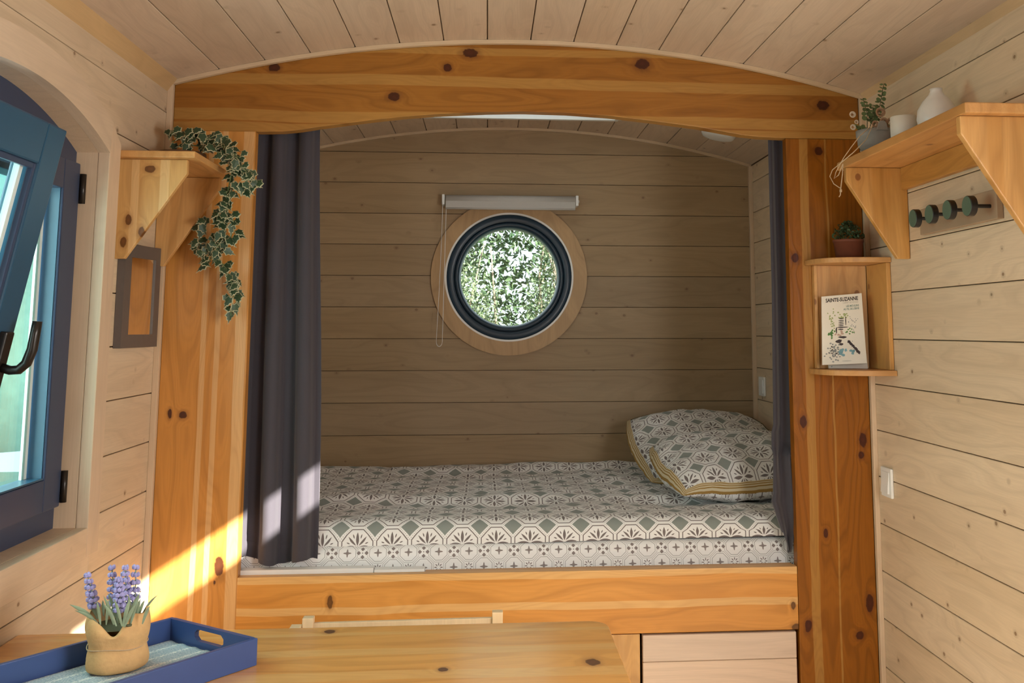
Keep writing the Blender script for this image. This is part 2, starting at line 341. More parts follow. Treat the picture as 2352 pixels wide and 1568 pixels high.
def placemat_mat():
    m, t, b = material('woven_blue_white_mat')
    uv = t.new('ShaderNodeTexCoord').outputs['UV']; U, V, _ = t.sep(uv)
    n = t.noise(t.comb(t.m('MULTIPLY', U, 260), t.m('MULTIPLY', V, 330), 0.0), 1, 1)
    band = t.m('FRACT', t.m('MULTIPLY', V, 26.0)); mk = t.ramp(t.m('ABSOLUTE', t.m('SUBTRACT', band, .5)), .12, .3)
    da = t.m('MULTIPLY', t.m('LESS_THAN', t.m('FRACT', t.m('MULTIPLY', U, 38.0)), .4), t.m('LESS_THAN', t.m('ABSOLUTE', t.m('SUBTRACT', band, .5)), .1))
    c = t.mix(t.m('MULTIPLY', t.m('MAXIMUM', t.ramp(n, .42, .58), da), t.m('SUBTRACT', 1.0, t.m('MULTIPLY', mk, .7))), (.30, .40, .46), (.80, .80, .74))
    t.l.new(c, b.inputs['Base Color']); b.inputs['Roughness'].default_value = .9
    bp = t.new('ShaderNodeBump'); bp.inputs['Strength'].default_value = .6; bp.inputs['Distance'].default_value = .002; t.l.new(n, bp.inputs['Height']); t.l.new(bp.outputs[0], b.inputs['Normal'])
    return m
M['placemat'] = placemat_mat()

# ---------------------------------------------------------------- mesh helpers
def link(o, parent=None):
    COL.objects.link(o)
    if parent is not None:
        o.parent = parent; p = parent; off = Vector((0, 0, 0)); 
        while p is not None: off += p.location; p = p.parent
        o.location = -off if o.type == 'MESH' and o.get('_w', 1) else o.location
    return o
def tag(o, label, cat, group=None):
    o['label'] = label; o['category'] = cat
    if group: o['group'] = group
    return o
def thing(name, loc, label, cat, group=None):
    o = bpy.data.objects.new(name, None); o.location = loc; o.empty_display_size = .05; COL.objects.link(o); tag(o, label, cat, group); return o
def mesh(name, verts, faces, mat, parent=None, bevel=0, smooth=False, mats=None, fm=None, seg=2):
    me = bpy.data.meshes.new(name); me.from_pydata([tuple(v) for v in verts], [], [tuple(f) for f in faces]); me.update()
    bm = bmesh.new(); bm.from_mesh(me); bmesh.ops.recalc_face_normals(bm, faces=bm.faces)
    if bevel: bmesh.ops.bevel(bm, geom=list(bm.edges), offset=bevel, segments=seg, affect='EDGES', profile=.6, clamp_overlap=True)
    bm.to_mesh(me); bm.free()
    for m_ in (mats or [mat]): me.materials.append(m_)
    if fm: 
        for p, i in zip(me.polygons, fm): p.material_index = i
    if smooth:
        for p in me.polygons: p.use_smooth = True
    o = bpy.data.objects.new(name, me)
    return link(o, parent)
BF = ((0, 3, 2, 1), (4, 5, 6, 7), (0, 1, 5, 4), (1, 2, 6, 5), (2, 3, 7, 6), (3, 0, 4, 7))
def bv(lo, hi):
    a, b, c = lo; d, e, f = hi
    return [(a, b, c), (d, b, c), (d, e, c), (a, e, c), (a, b, f), (d, b, f), (d, e, f), (a, e, f)]
def box(name, lo, hi, mat, parent=None, bevel=0, seg=2): return mesh(name, bv(lo, hi), BF, mat, parent, bevel, seg=seg)
def multi(name, boxes, mat, parent=None):
    V, Fc = [], []
    for lo, hi in boxes:
        n = len(V); V += bv(lo, hi); Fc += [tuple(i + n for i in f) for f in BF]
    return mesh(name, V, Fc, mat, parent)
def prism(name, pts, axis, a, b, mat, parent=None, bevel=0, seg=2):
    """pts: 2D polygon in the two other axes (order: X->(y,z), Y->(x,z), Z->(x,y))"""
    def mk(p, t): return {'X': (t, p[0], p[1]), 'Y': (p[0], t, p[1]), 'Z': (p[0], p[1], t)}[axis]
    n = len(pts); V = [mk(p, a) for p in pts] + [mk(p, b) for p in pts]
    Fc = [tuple(range(n)), tuple(range(2 * n - 1, n - 1, -1))] + [(i, (i + 1) % n, n + (i + 1) % n, n + i) for i in range(n)]
    return mesh(name, V, Fc, mat, parent, bevel, seg=seg)
def ringprism(name, outer, inner, axis, a, b, mat, parent=None, closed=True, smooth=False):
    def mk(p, t): return {'X': (t, p[0], p[1]), 'Y': (p[0], t, p[1]), 'Z': (p[0], p[1], t)}[axis]
    n = len(outer); V = [mk(p, a) for p in outer] + [mk(p, a) for p in inner] + [mk(p, b) for p in outer] + [mk(p, b) for p in inner]
    Fc = []
    for i in range(n if closed else n - 1):
        j = (i + 1) % n
        Fc += [(i, j, n + j, n + i), (2 * n + i, 3 * n + i, 3 * n + j, 2 * n + j), (i, 2 * n + i, 2 * n + j, j), (n + i, n + j, 3 * n + j, 3 * n + i)]
    if not closed: Fc += [(0, n, 3 * n, 2 * n), (n - 1, 3 * n - 1, 4 * n - 1, 2 * n - 1)]
    return mesh(name, V, Fc, mat, parent, smooth=False)
def grid(name, pts, nu, nv, mat, parent=None, uv=None, close_u=False, smooth=True, solid=0, mats=None, fm=None):
    me = bpy.data.meshes.new(name); Fc = []
    for j in range(nv - 1):
        for i in range(nu if close_u else nu - 1):
            k = (i + 1) % nu; Fc.append((j * nu + i, j * nu + k, (j + 1) * nu + k, (j + 1) * nu + i))
    me.from_pydata([tuple(p) for p in pts], [], Fc)
    if uv:
        ul = me.uv_layers.new(name='UVMap')
        for lp in me.loops: ul.data[lp.index].uv = uv[lp.vertex_index]
    for m_ in (mats or [mat]): me.materials.append(m_)
    for p in me.polygons: p.use_smooth = smooth
    if fm:
        for p in me.polygons: p.material_index = fm(p)
    o = bpy.data.objects.new(name, me); link(o, parent)
    if solid:
        s = o.modifiers.new('thick', 'SOLIDIFY'); s.thickness = solid; s.offset = 0
    return o
def lathe(name, prof, c, mat, parent=None, n=32, smooth=True, caps=True, fn=None):
    V = []; 
    for (r, z) in prof:
        for i in range(n):
            a = 2 * pi * i / n; rr = r * (fn(a, z) if fn else 1); V.append((c[0] + rr * cos(a), c[1] + rr * sin(a), c[2] + z))
    Fc = []
    for j in range(len(prof) - 1):
        for i in range(n):
            k = (i + 1) % n; Fc.append((j * n + i, j * n + k, (j + 1) * n + k, (j + 1) * n + i))
    if caps: Fc += [tuple(range(n - 1, -1, -1)), tuple((len(prof) - 1) * n + i for i in range(n))]
    me = bpy.data.meshes.new(name); me.from_pydata(V, [], Fc); me.materials.append(mat)
    for p in me.polygons: p.use_smooth = smooth and len(p.vertices) == 4
    bm = bmesh.new(); bm.from_mesh(me); bmesh.ops.recalc_face_normals(bm, faces=bm.faces); bm.to_mesh(me); bm.free()
    return link(bpy.data.objects.new(name, me), parent)
def tubeverts(path, r, n=8):
    V, Fc = [], []; P = [Vector(p) for p in path]
    up = Vector((.13, .21, .97))
    for i, p in enumerate(P):
        d = (P[min(i + 1, len(P) - 1)] - P[max(i - 1, 0)]).normalized()
        a = d.cross(up); a = a.normalized() if a.length > 1e-4 else d.orthogonal().normalized(); b = d.cross(a)
        rr = r[i] if isinstance(r, (list, tuple)) else r
        for k in range(n): V.append(p + (a * cos(2 * pi * k / n) + b * sin(2 * pi * k / n)) * rr)
    for i in range(len(P) - 1):
        for k in range(n): Fc.append((i * n + k, i * n + (k + 1) % n, (i + 1) * n + (k + 1) % n, (i + 1) * n + k))
    Fc += [tuple(range(n)), tuple((len(P) - 1) * n + k for k in range(n))]
    return V, Fc
def tube(name, path, r, mat, parent=None, n=8):
    V, Fc = tubeverts(path, r, n); return mesh(name, V, Fc, mat, parent, smooth=True)
def join(parts):
    V, Fc = [], []
    for v, f in parts:
        n = len(V); V += list(v); Fc += [tuple(i + n for i in q) for q in f]
    return V, Fc
def structure(o): o['kind'] = 'structure'; return o

# ================================================================ ROOM SHELL
YR = -1.7
structure(box('floor', (XL - .1, YR, -.06), (XR + .1, YB + .1, 0), M['hidden_floor']))
WT = .012      # plank thickness
# right wall : shell with an added sun slot and hatch, planks on its inner face
SLOT = (.84, 1.87, 1.995, 2.127)  # opening added out of view, shaped to cast the sun band
HATCH = (.95, 2.03, .03, .82)      # low hatch added out of view, lets sun onto the floor for bounce
X0, X1 = XR + WT, XR + .03
wr = structure(multi('wall_right', [((X0, YR, 0), (X1, YB + .09, HATCH[2])), ((X0, YR, HATCH[2]), (X1, HATCH[0], HATCH[3])), ((X0, HATCH[1], HATCH[2]), (X1, YB + .09, HATCH[3])),
    ((X0, YR, HATCH[3]), (X1, YB + .09, SLOT[2])), ((X0, YR, SLOT[3]), (X1, YB + .09, 2.24)),
    ((X0, YR, SLOT[2]), (X1, SLOT[0], SLOT[3])), ((X0, SLOT[1], SLOT[2]), (X1, YB + .09, SLOT[3]))], M['backing']))
G = .0013
def seams(z0, p, lo, hi):
    k = math.floor((lo - z0) / p); L = []
    while z0 + k * p < hi:
        a, b = max(lo, z0 + k * p), min(hi, z0 + (k + 1) * p)
        if b - a > .01: L.append((a, b))
        k += 1
    return L
for (a, b) in seams(.3789, .1397, 0, 2.14):
    b2 = min(b, 2.135)
    ys = 1.90 if b2 > SLOT[2] else YR
    if a < HATCH[3]:
        box('plank', (XR, YR, a + G), (XR + WT + .001, HATCH[0] - .02, b2 - G), M['wall_y'], wr, bevel=.0012, seg=1); ys = HATCH[1] + .02
    box('plank', (XR, ys, a + G), (XR + WT + .001, 3.105, b2 - G), M['wall_y'], wr, bevel=.0012, seg=1)
    box('plank', (XR, 3.165, a + G), (XR + WT + .001, YB, b2 - G), M['wall_y'], wr, bevel=.0012, seg=1)
# left wall
WY0, WY1, WZ0 = 1.68, 2.628, .908
wl = structure(multi('wall_left', [((XL - .09, YR, 0), (XL - WT, YB + .09, WZ0 - .03)), ((XL - .09, YR, WZ0 - .03), (XL - WT, WY0 - .03, 2.24)),
    ((XL - .09, WY1 + .03, WZ0 - .03), (XL - WT, YB + .09, 2.24)), ((XL - .09, WY0 - .03, 1.955), (XL - WT, WY1 + .03, 2.24))], M['backing']))
CYW = (WY0 + WY1) / 2; HWI = (WY1 - WY0) / 2
# inner arch: circle through (WY1,1.832) with crown 1.926
def arch(y, hw, zs, zc):
    s = zc - zs; R = (hw * hw + s * s) / (2 * s); d = y - CYW
    return zc - R + sqrt(max(R * R - d * d, 0))
def outer_z(y):   # upper edge of the arched casing
    d = abs(y - CYW)
    return arch(y, HWI + .011, 1.912, 2.003) if d < HWI + .011 else 1.87
for (a, b) in seams(.3638, .1396, 0, 2.14):
    b2 = min(b, 2.135); a2, b3 = a + G, b2 - G
    if b2 < WZ0 - .07 or a > 1.99:
        box('plank', (XL - WT - .001, YR, a2), (XL, 3.105, b3), M['wall_y'], wl, bevel=.0012, seg=1)
    elif a < 1.80:
        box('plank', (XL - WT - .001, 2.69, a2), (XL, 3.105, b3), M['wall_y'], wl, bevel=.0012, seg=1)
        box('plank', (XL - WT - .001, YR, a2), (XL, 1.62, b3), M['wall_y'], wl, bevel=.0012, seg=1)
        if a < WZ0 - .07: box('plank', (XL - WT - .001, 1.62, a2), (XL, 2.69, WZ0 - .05), M['wall_y'], wl, bevel=.0012, seg=1)
    else:
        # boards meeting the arch: lower edge follows the arch
        ys = [CYW + (i - 20) * (HWI + .05) / 20 for i in range(41)]
        low = [(y, min(b3 - .004, max(a2, outer_z(y) - .02))) for y in ys]
        pts = [(YR, b3), (YR, a2)] + low + [(3.105, a2), (3.105, b3)]
        prism('plank', pts, 'X', XL - WT - .001, XL, M['wall_y'], wl)
    box('plank', (XL - WT - .001, 3.165, a2), (XL, YB, b3), M['wall_y'], wl, bevel=.0012, seg=1)
# alcove back wall, with the round opening
WCX, WCZ = .094, 1.619
wb = bpy.data.objects.new('wall_back', None)
def circ(r, n=64, cx=WCX, cz=WCZ): return [(cx + r * cos(2 * pi * i / n), cz + r * sin(2 * pi * i / n)) for i in range(n)]
sq = []
for i in range(64):
    a = 2 * pi * i / 64; c_, s_ = cos(a), sin(a); k = .42 / max(abs(c_), abs(s_)); sq.append((WCX + k * c_, WCZ + k * s_))
def rbox(lo, hi): return bv((lo[0], YB + WT, lo[1]), (hi[0], YB + .09, hi[1]))
V, Fc = [], []
n = 64
V += [(p[0], YB + WT, p[1]) for p in sq] + [(p[0], YB + WT, p[1]) for p in circ(.292)] + [(p[0], YB + .09, p[1]) for p in sq] + [(p[0], YB + .09, p[1]) for p in circ(.292)]
for i in range(n):
    j = (i + 1) % n; Fc += [(i, j, n + j, n + i), (2 * n + i, 3 * n + i, 3 * n + j, 2 * n + j), (i, 2 * n + i, 2 * n + j, j), (n + i, n + j, 3 * n + j, 3 * n + i)]
for lo, hi in (((XL - .09, 0), (XR + .09, WCZ - .42)), ((XL - .09, WCZ + .42), (XR + .09, 2.36)), ((XL - .09, WCZ - .42), (WCX - .42, WCZ + .42)), ((WCX + .42, WCZ - .42), (XR + .09, WCZ + .42))):
    k = len(V); V += rbox(lo, hi); Fc += [tuple(i + k for i in f) for f in BF]
wb = structure(mesh('wall_back', V, Fc, M['backing']))
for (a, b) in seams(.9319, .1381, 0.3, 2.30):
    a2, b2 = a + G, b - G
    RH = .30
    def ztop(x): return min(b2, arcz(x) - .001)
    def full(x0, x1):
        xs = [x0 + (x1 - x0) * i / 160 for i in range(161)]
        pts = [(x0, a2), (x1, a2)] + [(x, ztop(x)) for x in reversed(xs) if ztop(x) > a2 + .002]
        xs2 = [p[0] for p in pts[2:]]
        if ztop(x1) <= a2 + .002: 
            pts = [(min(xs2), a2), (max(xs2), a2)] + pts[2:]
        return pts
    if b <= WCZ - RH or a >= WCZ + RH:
        prism('plank', full(XL, XR), 'Y', YB, YB + WT + .001, M['wall_x_shaded'], wb)
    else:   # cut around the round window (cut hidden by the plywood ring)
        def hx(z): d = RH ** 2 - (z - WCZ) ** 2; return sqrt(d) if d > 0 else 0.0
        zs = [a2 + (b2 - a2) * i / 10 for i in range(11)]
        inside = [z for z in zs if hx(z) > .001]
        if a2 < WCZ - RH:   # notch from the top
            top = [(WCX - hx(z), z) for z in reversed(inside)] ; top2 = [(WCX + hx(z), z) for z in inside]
            prism('plank', [(XL, b2)] + [(XL, a2), (XR, a2), (XR, b2)] + list(reversed(top2)) + list(reversed(top)), 'Y', YB, YB + WT + .001, M['wall_x_shaded'], wb)
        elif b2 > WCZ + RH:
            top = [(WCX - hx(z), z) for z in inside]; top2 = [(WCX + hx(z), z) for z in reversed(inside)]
            prism('plank', [(XL, a2)] + top + top2 + [(XR, a2), (XR, b2), (XL, b2)], 'Y', YB, YB + WT + .001, M['wall_x_shaded'], wb)
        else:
            prism('plank', [(XL, a2)] + [(WCX - hx(z), z) for z in zs] + [(XL, b2)], 'Y', YB, YB + WT + .001, M['wall_x_shaded'], wb)
            prism('plank', [(XR, b2)] + [(WCX + hx(z), z) for z in reversed(zs)] + [(XR, a2)], 'Y', YB, YB + WT + .001, M['wall_x_shaded'], wb)
# rear wall behind the viewer, with a wide glazed door opening
wrear = structure(multi('wall_rear', [((XL - .09, YR - .08, 0), (XR + .09, YR, 2.4))], M['pale_trim']))
# added out of view for the light: hatch, slot, two windows without openings
DR = structure(bpy.data.objects.new('added_sun_hatch', None)); DR.location = (XR, 1.5, 0); COL.objects.link(DR)  # trim of the added hatch that lets sun reach the floor
for nm, lo, hi in (('jamb', (XR - .018, HATCH[0] - .03, 0), (XR, HATCH[0] + .0, .86)), ('jamb', (XR - .018, HATCH[1], 0), (XR, HATCH[1] + .03, .86)), ('lintel', (XR - .018, HATCH[0], .82), (XR, HATCH[1], .86))): box(nm, lo, hi, M['pale_trim'], DR, bevel=.002)
W6 = structure(bpy.data.objects.new('added_sun_slot', None)); W6.location = (XR, 1.3, 2.05); COL.objects.link(W6)  # boards around the added slot that shapes the sun band
box('sill_board', (XR, YR, 1.918), (XR + WT + .001, 1.898, SLOT[2]), M['wall_y'], W6)
box('side_board', (XR, YR, SLOT[2]), (XR + WT + .001, SLOT[0], 2.13), M['wall_y'], W6)
box('side_board', (XR, SLOT[1], SLOT[2]), (XR + WT + .001, 1.898, 2.13), M['wall_y'], W6)
box('lintel_board', (XR, HATCH[0] - .02, .861), (XR + WT + .001, HATCH[1] + .02, .936), M['wall_y'], DR)
W5 = structure(bpy.data.objects.new('added_window_5', None)); W5.location = (XL, .60, 1.40); COL.objects.link(W5)  # frame and blind added behind the left lamp, wall is solid here
ringprism('window_frame', [(.08, .92), (1.12, .92), (1.12, 1.88), (.08, 1.88)], [(.14, .98), (1.06, .98), (1.06, 1.82), (.14, 1.82)], 'X', XL, XL + .02, M['pale_trim'], W5)
box('added_blind', (XL + .006, .145, .985), (XL + .012, 1.055, 1.815), M['white'], W5)
W4 = structure(bpy.data.objects.new('added_window_4', None)); W4.location = (XR, 1.05, 1.38); COL.objects.link(W4)  # frame and blind added behind the right lamp, no opening in the wall
ringprism('window_frame', [(.42, .90), (1.68, .90), (1.68, 1.86), (.42, 1.86)], [(.48, .96), (1.62, .96), (1.62, 1.80), (.48, 1.80)], 'X', XR - .02, XR, M['pale_trim'], W4)
box('added_blind', (XR - .012, .485, .965), (XR - .006, 1.615, 1.795), M['white'], W4)
# ceiling: vaulted boards
SKX0, SKX1, SKY0, SKY1 = -.2861, .536, 3.60, 4.165
SX = [-.0105 + .1367 * k for k in range(-8, 10)]
SX = [max(XL, min(XR, x)) for x in SX]
SX = sorted(set(SX))
V, Fc = [], []
cb = []
for x0, x1 in zip(SX[:-1], SX[1:]):
    if x1 - x0 < .01: continue
    z0, z1 = arcz(x0), arcz(x1)
    sky = x0 > SKX0 - .01 and x1 < SKX1 + .01
    rows = [(YR, 3.17)] + ([(3.17, SKY0), (SKY1, YB + .09)] if sky else [(3.17, YB + .09)])
    for (ya, yb) in rows:
        cb.append(([(x0, ya, z0 + WT), (x1, ya, z1 + WT), (x1, yb, z1 + WT), (x0, yb, z0 + WT), (x0, ya, z0 + .09), (x1, ya, z1 + .09), (x1, yb, z1 + .09), (x0, yb, z0 + .09)], BF))
V, Fc = join(cb)
ceil = structure(mesh('ceiling', V, Fc, M['backing']))
for x0, x1 in zip(SX[:-1], SX[1:]):
    if x1 - x0 < .01: continue
    a, b = x0 + .0016, x1 - .0016; z0, z1 = arcz(x0), arcz(x1)
    sky = x0 > SKX0 - .01 and x1 < SKX1 + .01
    rows = [(YR, 3.115), (3.17, SKY0), (SKY1, YB)] if sky else [(YR, 3.115), (3.17, YB)]
    for (ya, yb) in rows:
        mesh('plank', [(a, ya, z0), (b, ya, z1), (b, yb, z1), (a, yb, z0), (a, ya, z0 + WT), (b, ya, z1 + WT), (b, yb, z1 + WT), (a, yb, z0 + WT)], BF, M['ceil'], ceil, bevel=.0014, seg=1)
# trims
NA = 40
xs = [XL + .004 + (XR - XL - .008) * i / NA for i in range(NA + 1)]
structure(ringprism('trim_1', [(x, arcz(x) - .001) for x in xs], [(x, arcz(x) - .0135) for x in xs], 'Y', 3.104, 3.12, M['pale_trim_x'], closed=False))
structure(box('trim_2', (XL, 3.102, 0), (XL + .017, 3.12, 2.128), M['pale_trim'], bevel=.002))
structure(box('trim_3', (XR - .015, 3.102, 0), (XR, 3.12, 2.134), M['pale_trim'], bevel=.002))
structure(prism('trim_4', [(XL, 2.105), (XL, arcz(XL)), (XL + .028, arcz(XL + .028)), ], 'Y', YR, 3.103, M['pale_trim_y']))
structure(prism('trim_5', [(XR, 2.118), (XR, arcz(XR)), (XR - .014, arcz(XR - .014)), ], 'Y', YR, 3.103, M['pale_trim_y']))
structure(box('trim_6', (XR - .018, YB - .018, .6), (XR, YB, 2.13), M['pale_trim'], bevel=.002))
structure(box('trim_7', (XL, YB - .018, .6), (XL + .018, YB, 2.13), M['pale_trim'], bevel=.002))
structure(ringprism('trim_8', [(x, arcz(x) - .001) for x in xs], [(x, arcz(x) - .013) for x in xs], 'Y', YB - .012, YB, M['pale_trim_x'], closed=False))
# skylight
sk = structure(bpy.data.objects.new('window_3', None)); sk.location = (.125, 3.88, 2.28); COL.objects.link(sk)
zt = 2.262
V, Fc = join([(bv((SKX0 - .005, SKY0 - .02, zt), (SKX1 + .005, SKY0 + .004, 2.42)), BF), (bv((SKX0 - .005, SKY1 - .004, zt), (SKX1 + .005, SKY1 + .02, 2.42)), BF),
    (bv((SKX0 - .02, SKY0 + .004, zt), (SKX0 + .01, SKY1 - .004, 2.42)), BF), (bv((SKX1 - .01, SKY0 + .004, zt), (SKX1 + .02, SKY1 - .004, 2.42)), BF)])
mesh('window_frame', V, Fc, M['white'], sk)
box('pane', (SKX0, SKY0, 2.40), (SKX1, SKY1, 2.406), M['frosted'], sk)

# ================================================================ POSTS, BEAM
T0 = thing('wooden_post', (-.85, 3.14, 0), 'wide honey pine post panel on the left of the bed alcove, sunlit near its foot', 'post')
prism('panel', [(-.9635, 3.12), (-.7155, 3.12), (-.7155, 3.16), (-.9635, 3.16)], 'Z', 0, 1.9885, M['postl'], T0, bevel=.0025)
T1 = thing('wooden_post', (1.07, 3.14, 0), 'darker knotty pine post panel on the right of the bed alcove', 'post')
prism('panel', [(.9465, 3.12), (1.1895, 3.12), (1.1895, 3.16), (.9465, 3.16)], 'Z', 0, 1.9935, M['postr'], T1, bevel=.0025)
bl = [(-.9635, 1.989), (-.70, 1.9875), (-.634, 1.9895), (-.58, 1.996), (-.5225, 2.0064), (-.45, 2.0175), (-.3705, 2.0296), (-.27, 2.0425), (-.1698, 2.0525), (-.0073, 2.0624), (.1019, 2.0658), (.2393, 2.0641),
      (.3777, 2.0568), (.517, 2.0423), (.657, 2.0264), (.7414, 2.0122), (.80, 2.0025), (.86, 1.9965), (.9465, 1.994), (1.1895, 1.994)]
bt = [(x, arcz(x) - .013) for x in [1.1895 - (1.1895 + .9635) * i / 40 for i in range(41)]]
BM = thing('arched_beam', (.11, 3.14, 2.0), 'arched honey pine beam with dark knots spanning above the bed alcove', 'beam')
prism('beam_board', bl + bt, 'Y', 3.12, 3.165, M['beam'], BM, bevel=.0025)
# a rail behind the beam for the curtains
cr = thing('curtain_rail', (.11, 3.185, 2.03), 'white curtain track hidden behind the arched beam', 'rail')
tube('track', [(-.9, 3.185, 2.02), (1.12, 3.185, 2.02)], .006, M['white'], cr)
for o_ in list(cr.children): pass
bpy.data.objects.remove(cr.children[0]); bpy.data.objects.remove(cr)

# ================================================================ BED
B = thing('built_in_bed', (.11, 3.14, 0), 'built-in pine bed base with long front board and pale cabinet doors under it', 'bed')
box('front_board', (-.7165, 3.12, .4885), (.9455, 3.152, .672), M['bedboard'], B, bevel=.003)
box('stile', (.372, 3.122, 0), (.4615, 3.152, .4865), M['gold_z'], B, bevel=.0015)
box('stile', (-.7155, 3.122, 0), (-.64, 3.152, .4865), M['gold_z'], B, bevel=.0015)
box('bottom_rail', (-.64, 3.123, 0), (.372, 3.15, .06), M['gold_x'], B)
for (xa, xb) in ((.4705, .9385), (-.632, -.135), (-.128, .364)):
    dr = box('door', (xa, 3.138, .065), (xb, 3.150, .4815), M['pale_trim'], B)
    for k in range(6):
        z1 = .4815 - k * .0775; z0 = max(.065, z1 - .0763)
        if z1 - z0 > .01: box('plank', (xa, 3.126, z0), (xb, 3.138, z1), M['door'], dr, bevel=.0018, seg=1)
box('bed_base', (XL + .02, 3.19, .57), (XR - .02, YB - .02, .60), M['pale_trim'], B)
for k, (xa, xb) in enumerate(((-.7155, -.33), (-.328, -.18), (-.178, .945))):
    box('ledge', (xa, 3.153, .655), (xb, 3.19, (.684, .679, .668)[k]), M['white'] if k < 2 else M['gold_x'], B)
# mattress with printed fitted sheet
def softbox(name, x0, x1, y0, y1, z0, z1, r, mat, parent, nx=90, ny=46, P=1.0, top=None, uo=0, vo=0):
    pts, uv = [], []
    prof = [(y0, z0, 0)]
    L = 0
    path = [(y0, z0)]
    for i in range(1, 6): path.append((y0, z0 + (z1 - r - z0) * i / 5))
    for i in range(1, 7): a = pi / 2 * i / 6; path.append((y0 + r - r * cos(a), z1 - r + r * sin(a)))
    for i in range(1, ny): path.append((y0 + r + (y1 - y0 - r) * i / (ny - 1), z1))
    nv = len(path); s = [0]
    for i in range(1, nv): s.append(s[-1] + math.dist(path[i], path[i - 1]))
    for j, (y, z) in enumerate(path):
        for i in range(nx):
            x = x0 + (x1 - x0) * i / (nx - 1); p = Vector((x, y, z))
            if top: p = top(p, s[j], x)
            pts.append(p); uv.append(((x - uo) + P * 100, s[j] - vo + P * 100))
    return grid(name, pts, nx, nv, mat, parent, uv=uv)
from mathutils import noise as mn
MT = thing('mattress', (.11, 3.85, .60), 'thick mattress in a white sheet with small brown star print', 'mattress')
def mtop(p, s, x):
    zrel = (p.z - .60) / .135
    bulge = .006 * sin(max(0, min(1, zrel)) * pi) if p.y < 3.23 else 0
    crease = -.005 * math.exp(-((p.z - .655) / .004) ** 2) - .004 * math.exp(-((p.z - .684) / .004) ** 2) if p.y < 3.23 else 0
    return p + Vector((0, -bulge - crease + .003 * mn.noise(Vector((x * 5, p.z * 9, 1))), 0))
softbox('fitted_sheet', XL + .015, XR - .015, 3.215, YB - .02, .60, .735, .03, M['sheet'], MT, top=mtop, P=.0915, uo=onY(868, 1266, 3.21).x, vo=onY(900, 1268, 3.215).z - .60)
DV = thing('duvet', (.11, 3.85, .735), 'rumpled duvet printed with brown octagon flowers and grey green diamonds', 'duvet')
def dtop(p, s, x):
    y = p.y
    t = max(0, min(1, (y - 3.30) / .2))
    h = .014 * mn.noise(Vector((x * 2.2, y * 3.2, 3.1))) + .013 * mn.noise(Vector((x * 4 + 3, y * 9, 7.7))) + .005 * mn.noise(Vector((x * 12, y * 26, 1.7)))
    h *= t
    ridge = .022 * math.exp(-((y - 4.36 - .03 * sin(x * 4)) / .06) ** 2) * (1 if x > -.4 else .5)
    ridge += .012 * math.exp(-((y - 3.62 - .05 * sin(x * 3 + 1)) / .05) ** 2) * t
    ridge += -.012 * math.exp(-((y - 3.52 - .04 * sin(x * 2 + 1)) / .07) ** 2) * t
    tilt = .012 * (x - .1) if p.z < .76 else 0
    edge = .006 * mn.noise(Vector((x * 3, .3, 9)))
    return p + Vector((.004 * mn.noise(Vector((x * 6, y * 6, 4))), (edge if y < 3.3 else .006 * mn.noise(Vector((x * 4, y * 5, 8)))), h + ridge + (tilt * .8 if y < 3.25 else 0)))
dv = softbox('cover', XL + .02, XR - .02, 3.232, YB - .015, .733, .802, .05, M['duvet'], DV, nx=170, ny=130, top=dtop, P=.1051, uo=onY(901, 1250, 3.23).x, vo=.001)
box('filling', (XL + .03, 3.30, .735), (XR - .03, YB - .04, .755), M['pages'], DV)
# pillows
def pillow(name, centre, w_, d_, h_, rot, label, uvo=(0, 0), group='printed pillows at the head of the bed', hb=None):
    o = thing(name, centre, label, 'pillow', group)
    nu, nv = 50, 40
    Mx = Matrix.Translation(Vector(centre)) @ Matrix.Rotation(rot[2], 4, 'Z') @ Matrix.Rotation(rot[1], 4, 'Y') @ Matrix.Rotation(rot[0], 4, 'X')
    def surf(u, v, side, lift=0):
        f = (max(0, 1 - abs(u) ** 2.8) * max(0, 1 - abs(v) ** 2.8)) ** .5
        pinch = sqrt(1 - .20 * v * v); pinch2 = sqrt(1 - .20 * u * u)
        x = u * w_ / 2 * pinch * (1 + lift * 4); y = v * d_ / 2 * pinch2 * (1 + lift * 4)
        z = side * ((h_ if side > 0 else (hb or h_)) / 2 * f * (1 + .16 * mn.noise(Vector((u * 2 + centre[0] * 9, v * 2, side)))) + lift) + .010 * mn.noise(Vector((u * 4, v * 4, centre[1]))) + .004 * mn.noise(Vector((u * 9, v * 14, centre[1])))
        return Mx @ Vector((x, y, z))
    for side, nm in ((1, 'pillow_front'), (-1, 'pillow_back')):
        pts, uv = [], []
        for j in range(nv):
            for i in range(nu):
                u = sin(pi / 2 * (-1 + 2 * i / (nu - 1))); v = sin(pi / 2 * (-1 + 2 * j / (nv - 1)))
                pts.append(surf(u, v, side)); uv.append((u * w_ / 2 + 7 + uvo[0], v * d_ / 2 + 7 + uvo[1]))
        grid(nm, pts, nu, nv, M['pillow'] if side > 0 else M['sheet'], o, uv=uv)
    K = 40
    edge = [(-1 + 2 * i / K, -1) for i in range(K)] + [(1, -1 + 2 * i / K) for i in range(K)] + [(1 - 2 * i / K, 1) for i in range(K)] + [(-1, 1 - 2 * i / K) for i in range(K)]
    pts, uv = [], []; n_ = len(edge)
    for j in range(5):
        k = j / 4; sc_ = 1.0 - .055 * k
        for i, (u, v) in enumerate(edge):
            pts.append(surf(u * sc_, v * sc_, 1, .0022)); uv.append((i * .02, k))
    grid('border', pts, n_, 5, M['stripe'], o, uv=uv, close_u=True)
    return o
pillow('pillow', (.885, 4.13, .905), .62, .48, .19, (radians(27), radians(0), radians(6)), 'printed pillow at the back, leaning on the wall behind the other pillow', uvo=(.02, .03), hb=.10)
